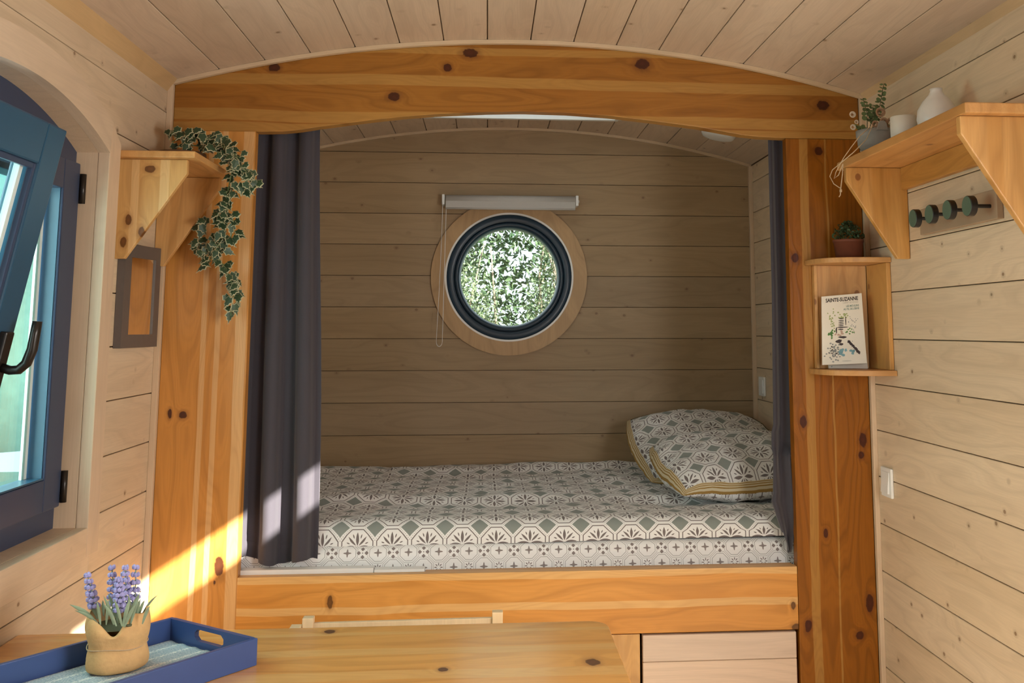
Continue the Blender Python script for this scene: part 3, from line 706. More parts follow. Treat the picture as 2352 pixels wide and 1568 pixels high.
pillow('pillow', (.905, 3.68, .893), .60, .48, .21, (radians(13), radians(-2), radians(6)), 'front printed pillow with mustard striped border, nearest the right curtain', uvo=(.0, .05), hb=.13)

# ================================================================ CURTAINS
def curtain(name, label, edge_fn, z0, z1, nfold, parent=None, nx=90, nz=60, amp=.028):
    o = thing(name, (0, 3.18, z0), label, 'curtain', 'dark curtains of the bed alcove')
    pts = []
    for j in range(nz):
        v = j / (nz - 1); z = z0 + (z1 - z0) * v
        for i in range(nx):
            u = i / (nx - 1); pts.append(edge_fn(u, v, z))
    g = grid('cloth', pts, nx, nz, M['curtain'], o); s = g.modifiers.new('t', 'SOLIDIFY'); s.thickness = .0015
    hp_ = []
    for j in range(6):
        v = .034 * j / 5
        for i in range(nx):
            q_ = Vector(edge_fn(i / (nx - 1), v, z0 + (z1 - z0) * v)); q_.y -= .0028 if j < 5 else .001; hp_.append(q_)
    grid('hem', hp_, nx, 6, M['curtain'], o)
    return o
def lc(u, v, z):
    xl = -.737 ; xr = -.503 + (-.5325 + .503) * v + .006 * sin(v * 5)
    ph = u * 2 * pi * 2.38 - 4.11 + .25 * sin(v * 4)
    am = .020 + .014 * (1 - v)
    s = sin(ph); y = 3.195 - am * (abs(s) ** .5) * (1 if s > 0 else -1) * .9
    x = xl + (xr - xl) * u
    if z < .76: y -= .003
    zb = z
    if v < .02: zb += .008 * sin(u * 9) 
    if u < .35: zb = z + (1 - v) ** 6 * .022 * (1 - u / .35)
    y = min(y, 3.213)
    return (x, y, zb)
LC = curtain('curtain', 'dark plum curtain gathered on the left side of the alcove with bright sun patches', lc, .698, 2.05, 3)
def hem(o, fn, v0, v1):
    pass
def rc(u, v, z):
    # narrow stacked curtain, its foot gathered to a point
    xl = .903 if v > .2 else .903 - .012 * sin(v / .2 * pi) 
    base_l = .893 + .012 * min(1, v / .6) if v > .28 else (.880 + .013 * (v / .28)) 
    if v < .12: base_l = .88 + (.12 - v) / .12 * .05
    base_r = .9465 + (.012 if z < .99 else 0) * min(1, (.99 - z) / .12 if z < .99 else 0)
    if v < .05: base_r = .957 - (.05 - v) / .05 * .018
    ph = u * 2 * pi * 1.25 + .8
    y = 3.192 - .016 * sin(ph) - (.018 * math.exp(-((v - .09) / .07) ** 2)) * sin(u * pi)
    if z > 1.0: base_r = .97
    else: y -= .022
    return (base_l + (base_r - base_l) * u, min(y, 3.21), z + (.03 * abs(u - .6) if v < .05 else 0))
RC = curtain('curtain', 'dark plum curtain bunched narrow beside the right post with a pointed foot', rc, .70, 2.05, 1, nx=30)

# ================================================================ ROUND WINDOW AND BLIND
W1 = structure(bpy.data.objects.new('window_1', None)); W1.location = (WCX, YB, WCZ); COL.objects.link(W1)
def ring(name, r0, r1, ya, yb, mat, parent, n=96, cx=WCX, cz=WCZ):
    return ringprism(name, circ(r1, n, cx, cz), circ(r0, n, cx, cz), 'Y', ya, yb, mat, parent)
ring('plywood_ring', .286, .3465, YB - .013, YB, M['veneer'], W1)
ring('gasket', .278, .287, YB - .011, YB + .03, M['white'], W1)
def torusring(name, prof, mat, parent, n=96):
    pts = []
    for (r, y) in prof:
        for i in range(n):
            a = 2 * pi * i / n; pts.append((WCX + r * cos(a), y, WCZ + r * sin(a)))
    return grid(name, pts, n, len(prof), mat, parent, close_u=True)
torusring('window_frame', [(.2785, YB + .05), (.2785, YB + .006), (.274, YB + .001), (.247, YB + .001), (.2445, YB + .004), (.2445, YB + .05)], M['anthracite'], W1)
torusring('sash', [(.2425, YB + .05), (.2425, YB + .004), (.238, YB - .003), (.226, YB - .001), (.218, YB + .02), (.2165, YB + .05)], M['anthracite'], W1)
ring('shadow_gap', .2425, .2447, YB + .02, YB + .05, M['rubber'], W1)
ring('rear_frame', .2165, .292, YB + .05, YB + .085, M['anthracite'], W1)
V = [(WCX, YB + .036, WCZ)] + [(p[0], YB + .036, p[1]) for p in circ(.2185, 64)]; V2 = [(v[0], YB + .042, v[2]) for v in V]
n = 64; Fc = [(0, 1 + (i + 1) % n, 1 + i) for i in range(n)] + [(n + 1, n + 2 + i, n + 2 + (i + 1) % n) for i in range(n)]
mesh('pane', V + V2, Fc, M['glass'], W1)
BL = thing('roller_blind', (.095, 4.46, 1.92), 'rolled-up light grey roller blind with white brackets above the round window', 'blind')
tube('roll', [(-.19, 4.468, 1.953), (.385, 4.468, 1.953)], .024, M['blindfab'], BL, n=24)
mesh('fabric', [(-.19, 4.445, 1.955), (.383, 4.445, 1.955), (.383, 4.443, 1.913), (-.19, 4.443, 1.913), (-.19, 4.447, 1.955), (.383, 4.447, 1.955), (.383, 4.446, 1.913), (-.19, 4.446, 1.913)], BF, M['blindfab'], BL)
tube('bottom_bar', [(-.19, 4.445, 1.915), (.383, 4.445, 1.915)], .0045, M['blindfab'], BL)
for x in (-.201, .392): 
    box('bracket', (x - .006, 4.45, 1.932), (x + .006, YB, 1.978), M['white'], BL, bevel=.002)
tube('axle_pin', [(.383, 4.468, 1.953), (.402, 4.468, 1.953)], .007, M['white'], BL)
cp = []
for i in range(60):
    t = i / 59; 
    if t < .5: s = t / .5; p = (-.203 - .014 * s ** 2 , 4.448, 1.945 - .635 * s)
    else: s = (t - .5) / .5; p = (-.187 + .010 * (0) - .010 * s, 4.448, 1.31 + .635 * s)
    cp.append(p)
loop = [(-.203 - .018 * (k / 30) ** 1.5, 4.448, 1.945 - .61 * k / 30) for k in range(31)] + [(-.208 - .013 * cos(a), 4.448, 1.335 - .022 * sin(a)) for a in [pi * q / 8 for q in range(1, 8)]] + [(-.195 + .008 * (k / 30), 4.448, 1.335 + .61 * k / 30) for k in range(31)]
tube('cord', loop, .0011, M['white'], BL, n=6)
parts = []
for k in range(0, 100):
    z = 1.335 + .61 * k / 100; x = -.195 + .008 * (k / 100)
    parts.append(([(x + dx * .0021, 4.448 + dy * .0021, z + dz * .0021) for dx, dy, dz in ((1, 0, 0), (-1, 0, 0), (0, 1, 0), (0, -1, 0), (0, 0, 1), (0, 0, -1))], [(0, 2, 4), (2, 1, 4), (1, 3, 4), (3, 0, 4), (2, 0, 5), (1, 2, 5), (3, 1, 5), (0, 3, 5)]))
bc = mesh('bead_chain', *join(parts), M['white'], BL); bc['kind'] = 'stuff'

# ================================================================ SIDE WINDOW (left wall)
W2 = structure(bpy.data.objects.new('window_2', None)); W2.location = (XL, CYW, WZ0); COL.objects.link(W2)
NY = 48
def outline(hw, zb, zs, zc, n=NY):
    ys = [CYW - hw + 2 * hw * i / n for i in range(n + 1)]
    return [(y, arch(y, hw, zs, zc)) for y in ys]
# arched casing board
inn = outline(HWI, WZ0, 1.832, 1.926)
out = [(CYW - (HWI + .011) + 2 * (HWI + .011) * i / NY, 0) for i in range(NY + 1)]; out = [(y, arch(y, HWI + .011, 1.912, 2.003)) for y, _ in out]
out = [(max(WY0 - .012, min(WY1 + .012, y)), z) for y, z in out]
ringprism('arched_casing', out, inn, 'X', XL - .012, XL + .017, M['casing_y'], W2, closed=False)
for s_ in (1, -1):
    e = WY1 if s_ > 0 else WY0
    pr = [(e, WZ0 - .07), (e, 1.832), (e + s_ * .011, 1.912), (e + s_ * .075, 1.866), (e + s_ * .075, WZ0 - .07)]
    prism('casing', pr, 'X', XL - .012, XL + .017, M['pale_trim'], W2, bevel=.0025)
box('casing', (XL - .012, WY0, WZ0 - .075), (XL + .017, WY1, WZ0), M['casing_y'], W2, bevel=.0025)
# reveal liner
rv = [(WY0, WZ0)] + inn + [(WY1, WZ0)]
rvo = [(WY0 - .012, WZ0 - .012)] + [(y, z + .012) for y, z in inn] + [(WY1 + .012, WZ0 - .012)]
ringprism('reveal', rvo, rv, 'X', XL - .09, XL - .0125, M['pale_trim'], W2)
# blue fixed frame
XF = -1.045
fo = [(y, z) for y, z in rv]
hy0, hy1, hz0, hz1 = WY0 + .055, WY1 - .055, WZ0 + .06, 1.80
ii = []
for k, (y, z) in enumerate(fo):
    if k == 0: ii.append((hy0, hz0))
    elif k == len(fo) - 1: ii.append((hy1, hz0))
    else: ii.append((max(hy0, min(hy1, y)), hz1))
ringprism('window_frame', fo, ii, 'X', XF - .05, XF, M['blue'], W2)
# passive leaf, closed (hinged on the far side)
Y0, Y1, Z0, Z1 = 2.12, 2.613, .962, 1.80
lf = box('leaf', (XF - .03, Y1 - .095, Z0), (XF + .018, Y1, Z1), M['blue'], W2, bevel=.004)
box('bottom_rail', (XF - .03, Y0, Z0), (XF + .018, Y1 - .095, Z0 + .075), M['blue'], lf, bevel=.003)
box('top_rail', (XF - .03, Y0, Z1 - .075), (XF + .018, Y1 - .095, Z1), M['blue'], lf, bevel=.003)
box('meeting_stile', (XF - .03, Y0, Z0 + .075), (XF + .018, Y0 + .04, Z1 - .075), M['blue'], lf, bevel=.003)
box('lit_stile_face', (XF - .029, Y1 - .098, Z0 + .075), (XF + .012, Y1 - .0945, Z1 - .075), M['teal'], lf)  # thin sheet over the navy stile, outdoor light put into its colour
prism('glazing_sill', [(Y0 + .04, Z0 + .076), (Y1 - .098, Z0 + .076), (Y1 - .098, Z0 + .08), (Y0 + .04, Z0 + .08)], 'X', XF - .028, XF + .016, M['teal'], lf)
box('spacer', (XF - .026, Y1 - .128, Z0 + .08), (XF - .020, Y1 - .102, Z1 - .078), M['spacer'], lf)
box('pane', (XF - .022, Y0 + .04, Z0 + .078), (XF - .018, Y1 - .12, Z1 - .076), M['glass_teal'], lf)
for zc_ in (1.005, 1.735):
    tube('hinge', [(XF + .022, WY1 - .006, zc_ - .035), (XF + .022, WY1 - .006, zc_ + .04)], .008, M['bronze'], lf, n=10)
# active leaf, tilted inwards at the top
A = Matrix.Translation((XF + .02, 0, .965)) @ Matrix.Rotation(radians(10.6), 4, 'Y')
def tb(lo, hi): return [A @ Vector(p) for p in bv(lo, hi)]
AY0, AY1, AH = 1.70, 2.135, .842
act = mesh('tilted_leaf', tb((-.055, AY1 - .085, 0), (0, AY1, AH)), BF, M['teal'], W2, bevel=.004)
mesh('stile', tb((-.055, AY0, 0), (0, AY0 + .085, AH)), BF, M['teal'], act, bevel=.004)
mesh('top_rail', tb((-.055, AY0 + .085, AH - .085), (0, AY1 - .085, AH)), BF, M['teal'], act, bevel=.004)
mesh('bottom_rail', tb((-.055, AY0 + .085, 0), (0, AY1 - .085, .085)), BF, M['teal'], act, bevel=.004)
mesh('rebate_lip', tb((-.052, AY1, .0), (-.030, AY1 + .022, AH - .01)), BF, M['blue'], act, bevel=.002)
for (lo, hi) in (((-.016, AY0 + .085, .085), (-.004, AY0 + .097, AH - .085)), ((-.016, AY1 - .097, .085), (-.004, AY1 - .085, AH - .085)), ((-.016, AY0 + .097, AH - .097), (-.004, AY1 - .097, AH - .085)), ((-.016, AY0 + .097, .085), (-.004, AY1 - .097, .097))):
    mesh('glazing_bead', tb(lo, hi), BF, M['blue'], act, bevel=.002)
mesh('spacer', tb((-.034, AY1 - .112, .09), (-.022, AY1 - .098, AH - .09)), BF, M['spacer'], act)
mesh('pane', tb((-.030, AY0 + .083, .083), (-.026, AY1 - .083, AH - .083)), BF, M['glass_teal'], act)
hd = mesh('handle', tb((0, AY1 - .062, .285), (.014, AY1 - .028, .425)), BF, M['bronze'], act, bevel=.004, seg=3)
hp = [A @ Vector(p) for p in ((.012, AY1 - .045, .355), (.030, AY1 - .045, .353), (.046, AY1 - .046, .357), (.058, AY1 - .048, .372), (.062, AY1 - .048, .40), (.060, AY1 - .048, .43), (.058, AY1 - .048, .455))]
tube('lever', hp, [.009, .009, .0095, .010, .010, .0095, .009], M['bronze'], hd, n=12)

# ================================================================ LEFT WALL SHELF + ivy + mirror
S = thing('wall_shelf', (-.88, 2.9, 1.57), 'small pine bracket shelf on the left wall with ivy on top', 'shelf')
box('shelf_board', (XL + .001, 2.705, 1.835), (-.775, 3.098, 1.853), M['gold_y'], S, bevel=.003)
for ya in (2.735, 3.060):
    prism('bracket', [(XL + .001, 1.570), (-.951, 1.570), (-.802, 1.797), (-.802, 1.8345), (XL + .001, 1.8345)], 'Y', ya, ya + .018, M['bracket'] if ya < 2.8 else M['gold_z'], S, bevel=.0025)
box('back_rail', (XL + .001, 2.7535, 1.785), (XL + .019, 3.0595, 1.8345), M['gold_yz'], S, bevel=.002)
MI = thing('wall_mirror', (XL + .01, 2.91, 1.34), 'small grey framed mirror hanging under the left shelf', 'mirror')
mo = [(2.77, 1.3365), (3.065, 1.3365), (3.065, 1.622), (2.77, 1.612)]; mi = [(2.822, 1.372), (3.020, 1.372), (3.020, 1.585), (2.822, 1.58)]
ringprism('frame', mo, mi, 'X', XL + .001, XL + .020, M['mirrorframe'], MI)
prism('glass', mi, 'X', XL + .002, XL + .016, M['mirror'], MI)

IV = thing('ivy_plant', (-.88, 3.0, 1.853), 'artificial variegated ivy trailing from a brown basket over the left shelf', 'plant')
def bfn(a, z): return 1 + .05 * sin(9 * a)
lathe('basket', [(.045, .0), (.062, .006), (.070, .03), (.068, .042), (.060, .040), (.052, .02)], (-.895, 2.99, 1.853), M['wicker'], IV, n=28)
# leaf prototype: five lobed, cream rim and dark centre
angs = [-90, -60, -28, 0, 22, 45, 68, 90]
lobe = [(0, -.34), (.26, -.44), (.40, -.10), (.50, .02), (.27, .20), (.24, .48), (.10, .52), (0, .92)]
half = lobe[1:-1]
outl = [lobe[0]] + half + [lobe[-1]] + [(-x, y) for x, y in reversed(half)]
V = [(0, 0, .06)] + [(x * .80, y * .83, .05 - .10 * (abs(x) ** 1.5)) for x, y in outl] + [(x, y, .03 - .28 * (abs(x) ** 1.5) - .05 * max(0, y) ** 2) for x, y in outl]
nn = len(outl); Fc = [(0, 1 + i, 1 + (i + 1) % nn) for i in range(nn)] + [(1 + i, 1 + nn + i, 1 + nn + (i + 1) % nn, 1 + (i + 1) % nn) for i in range(nn)]
ivm = bpy.data.meshes.new('leaf'); ivm.from_pydata(V, [], Fc); ivm.materials.append(M['ivy_in']); ivm.materials.append(M['ivy_out'])
for i, p in enumerate(ivm.polygons): p.material_index = 0 if i < nn else 1; p.use_smooth = False
rng = random.Random(11)
def P3(px, py, Y): return onY(px, py, Y)
sprigs = [  # pixel paths on which the trailing stems were measured, with their distance Y, half width in pixels, number of leaves
    ([(395, 325, 2.98), (440, 312, 2.96), (500, 330, 2.95), (540, 355, 2.94), (560, 390, 2.93)], 24, 30),
    ([(520, 330, 2.94), (560, 400, 2.92), (572, 430, 2.92)], 18, 16),
    ([(500, 480, 3.0), (535, 500, 3.0), (535, 530, 3.02), (520, 570, 3.04), (490, 560, 3.04), (465, 590, 3.05)], 20, 34),
    ([(385, 305, 2.96), (430, 318, 2.95), (480, 316, 2.95), (520, 340, 2.95), (545, 370, 2.93), (575, 405, 2.92), (580, 435, 2.92)], 20, 42),
    ([(420, 330, 2.97), (470, 338, 2.95), (512, 352, 2.94), (535, 385, 2.93), (525, 430, 2.93), (520, 460, 2.96)], 16, 26),
    ([(525, 450, 2.97), (520, 490, 2.99), (515, 530, 3.02), (500, 570, 3.04), (480, 600, 3.05)], 22, 34),
    ([(475, 500, 3.04), (460, 540, 3.06), (455, 575, 3.06), (470, 610, 3.06)], 14, 15),
    ([(500, 590, 3.05), (520, 620, 3.05), (532, 650, 3.05), (535, 680, 3.05), (530, 725, 3.05)], 17, 30)]
stems = []
for path, wd, cnt in sprigs:
    pp = [P3(*q) for q in path]; 
    stems.append(tubeverts(pp, .0016, 5))
    for k in range(cnt):
        t = (k + rng.random() * .8) / cnt * (len(path) - 1); i = min(int(t), len(path) - 2); fr = t - i
        q0, q1 = path[i], path[i + 1]
        px = q0[0] + (q1[0] - q0[0]) * fr + rng.uniform(-wd, wd); py = q0[1] + (q1[1] - q0[1]) * fr + rng.uniform(-wd, wd) * .6
        Y = q0[2] + (q1[2] - q0[2]) * fr + rng.uniform(-.03, .02)
        p = P3(px, py, min(Y, 3.105)); sz = rng.uniform(.023, .033)
        o = bpy.data.objects.new('leaf', ivm); COL.objects.link(o); o.parent = IV
        nrm = Vector((rng.uniform(-.5, .8), -1, rng.uniform(-.2, .9))).normalized()
        q = nrm.to_track_quat('Z', 'Y') @ Quaternion((0, 0, 1), pi + rng.uniform(-1.3, 1.3))
        if p.x < XL + .015: p.x = XL + .015
        o.rotation_euler = q.to_euler(); o.scale = (sz, sz, sz); o.location = p - IV.location
        m = P3(q0[0] + (q1[0] - q0[0]) * fr, q0[1] + (q1[1] - q0[1]) * fr, min(Y, 3.10)); stems.append(tubeverts([m, p], .0007, 4))
mesh('stems', *join(stems), M['euca'], IV)

# ================================================================ RIGHT WALL SHELF
S2 = thing('wall_shelf', (1.11, 2.47, 1.58), 'long pine bracket shelf on the right wall above the coat hooks', 'shelf')
box('shelf_board', (1.023, 2.06, 1.8495), (XR - .001, 2.872, 1.8735), M['gold_y'], S2, bevel=.004, seg=3)
for ya in (2.0875, 2.7975):
    prism('bracket', [(XR - .001, 1.586), (1.1665, 1.586), (1.0235, 1.8095), (1.0235, 1.849), (XR - .001, 1.849)], 'Y', ya, ya + .02, M['gold_z'], S2, bevel=.003)
box('back_rail', (XR - .02, 2.108, 1.785), (XR - .001, 2.797, 1.849), M['gold_yz'], S2, bevel=.002)
# coat rack
R_ = thing('coat_rack', (XR - .01, 2.47, 1.64), 'grey brown wooden coat rack with four round black pegs on the right wall', 'coat rack')
box('back_plate', (XR - .017, 2.262, 1.6435), (XR - .001, 2.69, 1.7145), M['rackwood'], R_, bevel=.002)
def xcyl(xa, xb, y, z, r, n=32):
    V = [(x, y + r * cos(2 * pi * i / n), z + r * sin(2 * pi * i / n)) for x in (xa, xb) for i in range(n)]
    return V, [tuple(range(n)), tuple(range(2 * n - 1, n - 1, -1))] + [(i, (i + 1) % n, n + (i + 1) % n, n + i) for i in range(n)]
for (y, z) in ((2.600, 1.680), (2.500, 1.680), (2.397, 1.679), (2.292, 1.676)):
    pg = mesh('hook', *xcyl(1.146, XR - .017, y, z, .0048, 16), M['black'], R_)
    dk = mesh('knob', *xcyl(1.130, 1.146, y, z, .0245), M['black'], pg, bevel=.001, seg=1)
    mesh('knob_face', *xcyl(1.1288, 1.1302, y, z, .0232), M['hookface'], pg)
# light switch on the right wall
LS = thing('light_switch', (XR - .005, 3.03, .93), 'white square light switch low on the right wall beside the post', 'light switch')
box('plate', (XR - .009, 2.987, .888), (XR - .0005, 3.066, .974), M['white'], LS, bevel=.003, seg=3)
mesh('rocker', [(XR - .0095, 3.0, .900), (XR - .009, 3.0, .962), (XR - .009, 3.053, .962), (XR - .0095, 3.053, .900), (XR - .016, 3.0, .900), (XR - .0105, 3.0, .962), (XR - .0105, 3.053, .962), (XR - .016, 3.053, .900)], BF, M['white'], LS, bevel=.001)
OU = thing('light_switch', (XR - .005, 4.41, 1.14), 'white switch plate inside the alcove on its right wall behind the curtain', 'light switch')
box('plate', (XR - .010, 4.36, 1.098), (XR - .0005, 4.445, 1.180), M['white'], OU, bevel=.003, seg=3)
box('rocker', (XR - .0135, 4.374, 1.110), (XR - .009, 4.431, 1.168), M['white'], OU, bevel=.001)
LA = thing('ceiling_lamp', (.955, 4.09, 2.19), 'small round white unlit lamp on the alcove ceiling at the right', 'lamp')
xx = .955; zz_ = arcz(xx); sl_ = math.atan2(arcz(xx + .05) - arcz(xx - .05), .1)
la = lathe('shade', [(.072, 0), (.072, -.012), (.064, -.022), (.045, -.026), (.01, -.027)], (0, 0, 0), M['white'], LA, n=36)
la.location = (xx - .955, 0, zz_ - 2.19 + .001); la.rotation_euler = (0, -sl_, 0)

# ================================================================ items on the right shelf
ZS = 1.8735
PT = thing('hanging_pot', (1.092, 2.74, ZS), 'grey concrete pot of eucalyptus and beige roses on the right shelf', 'potted plant')
pc = (1.092, 2.735, ZS)
lathe('pot', [(.030, .0), (.038, .004), (.047, .024), (.051, .026), (.0525, .050), (.055, .053), (.056, .070), (.052, .070), (.050, .050), (.045, .045)], pc, M['zinc'], PT, n=40)
prism('ear', [(pc[0] - .020, ZS + .062), (pc[0] + .012, ZS + .062), (pc[0] + .008, ZS + .082), (pc[0] + .003, ZS + .088), (pc[0] - .009, ZS + .088), (pc[0] - .014, ZS + .082)], 'Y', pc[1] - .058, pc[1] - .052, M['zinc'], PT, bevel=.001)
lathe('soil', [(.001, .058), (.050, .058)], pc, M['stem'], PT, n=24, caps=False)
def sprig_stem(parent, path, r=.0014): return tubeverts([Vector(p) for p in path], r, 6)
def disc_leaf(c, nrm, r, asp=1.0, roll=0):
    q = Vector(nrm).normalized().to_track_quat('Z', 'Y') @ Quaternion((0, 0, 1), roll)
    n_ = 8; V = [Vector(c) + q @ Vector((r * asp * cos(2 * pi * i / n_), r * sin(2 * pi * i / n_), 0)) for i in range(n_)]
    return V, [tuple(range(n_))]
rng = random.Random(5)
gs = []; lv = []
for (tip, base, k) in (((2030, 192), (2003, 300), 9), ((1982, 225), (1992, 300), 6), ((2018, 262), (2000, 300), 4), ((2005, 240), (1996, 300), 6), ((2048, 290), (2010, 302), 4), ((1965, 290), (1985, 303), 4)):
    a = onY(*base, 2.74); b = onY(*tip, 2.72); mid = (a + b) / 2 + Vector((.006, 0, .004))
    path = [a, (a + mid) / 2, mid, (mid + b) / 2, b]; gs.append(tubeverts(path, .0012, 6))
    for i in range(k):
        t = .30 + .70 * (i + .5) / k; p = a.lerp(mid, t * 2) if t < .5 else mid.lerp(b, t * 2 - 1)
        for s_ in (-1, 1):
            r = .0095 * (1.1 - .5 * t); lv.append(disc_leaf(p + Vector((s_ * r * .9, rng.uniform(-.004, .004), rng.uniform(-.002, .004))), (rng.uniform(-.5, .5), -1, rng.uniform(.2, 1.2)), r, .85, rng.uniform(0, 3)))
mesh('stems', *join(gs), M['stem'], PT)
for v_, f_ in lv: mesh('leaf', v_, f_, M['euca'], PT)
def rose(name, c, r, mat, parent):
    ps = []
    for ly in range(4):
        n_ = 5; rr = r * (.35 + .2 * ly)
        for i in range(n_):
            a0 = 2 * pi * i / n_ + ly * .7; pts = []
            for j in range(3):
                for k in range(4):
                    a = a0 + (k / 3 - .5) * 1.6; h = j / 2
                    q = rr * (.75 + .35 * h)
                    pts.append(Vector(c) + Vector((q * cos(a), -(.6 - .18 * ly) * r * (1 - h * .1) * h - .1 * r + .0, q * sin(a) )))
            F_ = [(j * 4 + k, j * 4 + k + 1, (j + 1) * 4 + k + 1, (j + 1) * 4 + k) for j in range(2) for k in range(3)]
            ps.append((pts, F_))
    return mesh(name, *join(ps), mat, parent, smooth=True)
for (px, py, r) in ((2022, 258, .014), (2030, 280, .013), (2045, 283, .015), (2010, 285, .010)):
    rose('rose', onY(px, py, 2.69), r, M['rose'], PT)
for (px, py, r) in ((1958, 263, .009), (1959, 292, .008), (1967, 280, .006)):
    rose('blossom', onY(px, py, 2.70), r, M['blossom'], PT)
tp = []
e0 = (pc[0] - .003, pc[1] - .059, ZS + .078)
l1 = [onY(x, y, Y) for x, y, Y in ((2004, 288, 2.678), (1990, 320, 2.675), (1960, 350, 2.672), (1930, 375, 2.70), (1912, 390, 2.76), (1906, 405, 2.80), (1915, 422, 2.79), (1930, 432, 2.79))]
l2 = [onY(x, y, Y) for x, y, Y in ((2000, 290, 2.680), (1975, 312, 2.672), (1955, 338, 2.68), (1938, 362, 2.74), (1920, 395, 2.78), (1916, 410, 2.79), (1926, 402, 2.78), (1936, 376, 2.74))]
l3 = [onY(x, y, 2.77) for x, y in ((1936, 376), (1935, 400), (1932, 425), (1930, 448), (1927, 452))]
mesh('twine', *join([tubeverts(l1, .0013, 6), tubeverts(l2, .0013, 6), tubeverts(l3, .0015, 6)]), M['twine'], PT)
box('knot', tuple(onY(1931, 438, 2.77) - Vector((.003, .003, .004))), tuple(onY(1931, 438, 2.77) + Vector((.003, .003, .004))), M['twine'], PT, bevel=.001)
CA = tag(lathe('candle', [(.034, 0), (.034, .069), (.032, .071), (.02, .068), (.004, .067)], (1.092, 2.545, ZS), M['cream']), 'white pillar candle on the right shelf between pot and vase', 'candle')
CA2 = tag(lathe('candle_holder', [(.020, 0), (.021, .05), (.017, .055), (.014, .05), (.012, .03)], (1.150, 2.50, ZS), M['vase']), 'small pale cup on the right shelf between candle and vase', 'cup')
VA = tag(lathe('bottle_vase', [(.030, 0), (.044, .012), (.050, .035), (.047, .058), (.034, .080), (.019, .096), (.0145, .106), (.0155, .112), (.012, .112), (.011, .10)], (1.118, 2.40, ZS), M['vase'], n=40), 'white bottle-shaped ceramic vase on the right shelf', 'vase')

# ================================================================ corner box shelf, plant, book
CS = thing('corner_shelf', (1.11, 3.05, 1.25), 'rounded corner pine shelf box at the right post with a book inside', 'shelf')
def quarter(x0, x1, y0, y1, n=16):   # bulging front edge from (x0,y1) to (x1,y0)
    return [(x1 - (x1 - x0) * (sin(a) ** .62), y1 - (y1 - y0) * (cos(a) ** .62)) for a in [pi / 2 * i / n for i in range(n + 1)]]
for (za, zb, x0, y0) in ((1.5855, 1.601, .9955, 2.937), (1.2495, 1.2655, 1.0, 2.925)):
    pts = [(XR - .001, 3.1195)] + quarter(x0, XR - .001, y0, 3.1195)
    prism('shelf_board', pts, 'Z', za, zb, M['gold_x'], CS, bevel=.002)
box('back_panel', (1.0285, 3.108, 1.266), (1.190, 3.1195, 1.585), M['gold_z'], CS, bevel=.001)
box('side_panel', (1.190, 2.945, 1.266), (XR - .001, 3.1195, 1.585), M['gold_z'], CS, bevel=.002)
box('cleat', (1.018, 3.098, 1.266), (1.028, 3.1195, 1.585), M['gold_z'], CS, bevel=.001)
TP = thing('potted_plant', (1.111, 3.04, 1.601), 'dark bushy little plant in a terracotta pot on the corner shelf', 'potted plant')
lathe('pot', [(.038, 0), (.0445, .0515), (.047, .052), (.047, .060), (.043, .060), (.041, .05)], (1.111, 3.04, 1.601), M['terra'], TP, n=32)
rng = random.Random(3); ps = []
for k in range(520):
    a = rng.uniform(0, 2 * pi); el = rng.uniform(-.2, 1.5); rr = .048 * rng.uniform(.55, 1.02)
    c = Vector((1.111 + rr * cos(a) * cos(el), 3.04 + rr * sin(a) * cos(el), 1.668 + .050 * sin(el) * rng.uniform(.6, 1.05)))
    ps.append(disc_leaf(c, (rng.uniform(-1, 1), rng.uniform(-1, .2), rng.uniform(-.3, 1)), rng.uniform(.003, .006), .6, rng.uniform(0, 3)))
fo_ = mesh('foliage', *join(ps), M['boxwood'], TP); fo_['kind'] = 'stuff'
BK = thing('book', (1.085, 3.05, 1.2655), 'cream travel booklet with a watercolour village standing in the corner shelf', 'book')
q = [onY(1889, 838, 3.040), onY(1991, 834, 3.024), onY(1979, 673, 3.050), onY(1887, 681, 3.066)]
q[0].z = max(q[0].z, 1.268); 
BU = (q[1] - q[0]); BV = (q[3] - q[0]); BN = BU.cross(BV).normalized()
if BN.y > 0: BN = -BN
th_ = .007
mesh('cover', [p - BN * 0 for p in q] + [p - BN * .0012 for p in q], BF, M['paper'], BK)
mesh('page_block', [p - BN * .0013 for p in q] + [p - BN * th_ for p in q], BF, M['pages'], BK)
def bpt(u, v, h=.0006): return q[0] + BU * u + BV * v + (q[2] - q[1] - BV) * u * v + BN * h
BK2 = thing('booklet', (1.12, 3.07, 1.2655), 'thin pinkish booklet standing just behind the travel booklet', 'book')
mesh('cover', [Vector(p) for p in ((1.05, 3.078, 1.2665), (1.167, 3.060, 1.2665), (1.158, 3.086, 1.484), (1.045, 3.097, 1.484))] + [Vector(p) + Vector((0, .006, 0)) for p in ((1.05, 3.078, 1.2665), (1.167, 3.060, 1.2665), (1.158, 3.086, 1.484), (1.045, 3.097, 1.484))], BF, M['pages'], BK2)
def text(txt, u, v, h, width, mat, parent, name='lettering', align='LEFT', off=.0):
    cu = bpy.data.curves.new('t', 'FONT'); cu.body = txt; cu.size = 1; cu.offset = off; cu.resolution_u = 3
    ob = bpy.data.objects.new('t', cu); COL.objects.link(ob); dg = bpy.context.evaluated_depsgraph_get()
    me = bpy.data.meshes.new_from_object(ob.evaluated_get(dg)); bpy.data.objects.remove(ob)
    xs_ = [v_.co.x for v_ in me.vertices]; ys_ = [v_.co.y for v_ in me.vertices]; x0, x1, y0, y1 = min(xs_), max(xs_), min(ys_), max(ys_)
    for v_ in me.vertices:
        v_.co = bpt(u + (v_.co.x - x0) / (x1 - x0) * width, v + (v_.co.y - y0) / (y1 - y0) * h, .0007)
    me.materials.clear(); me.materials.append(mat)
    return link(bpy.data.objects.new(name, me), parent)
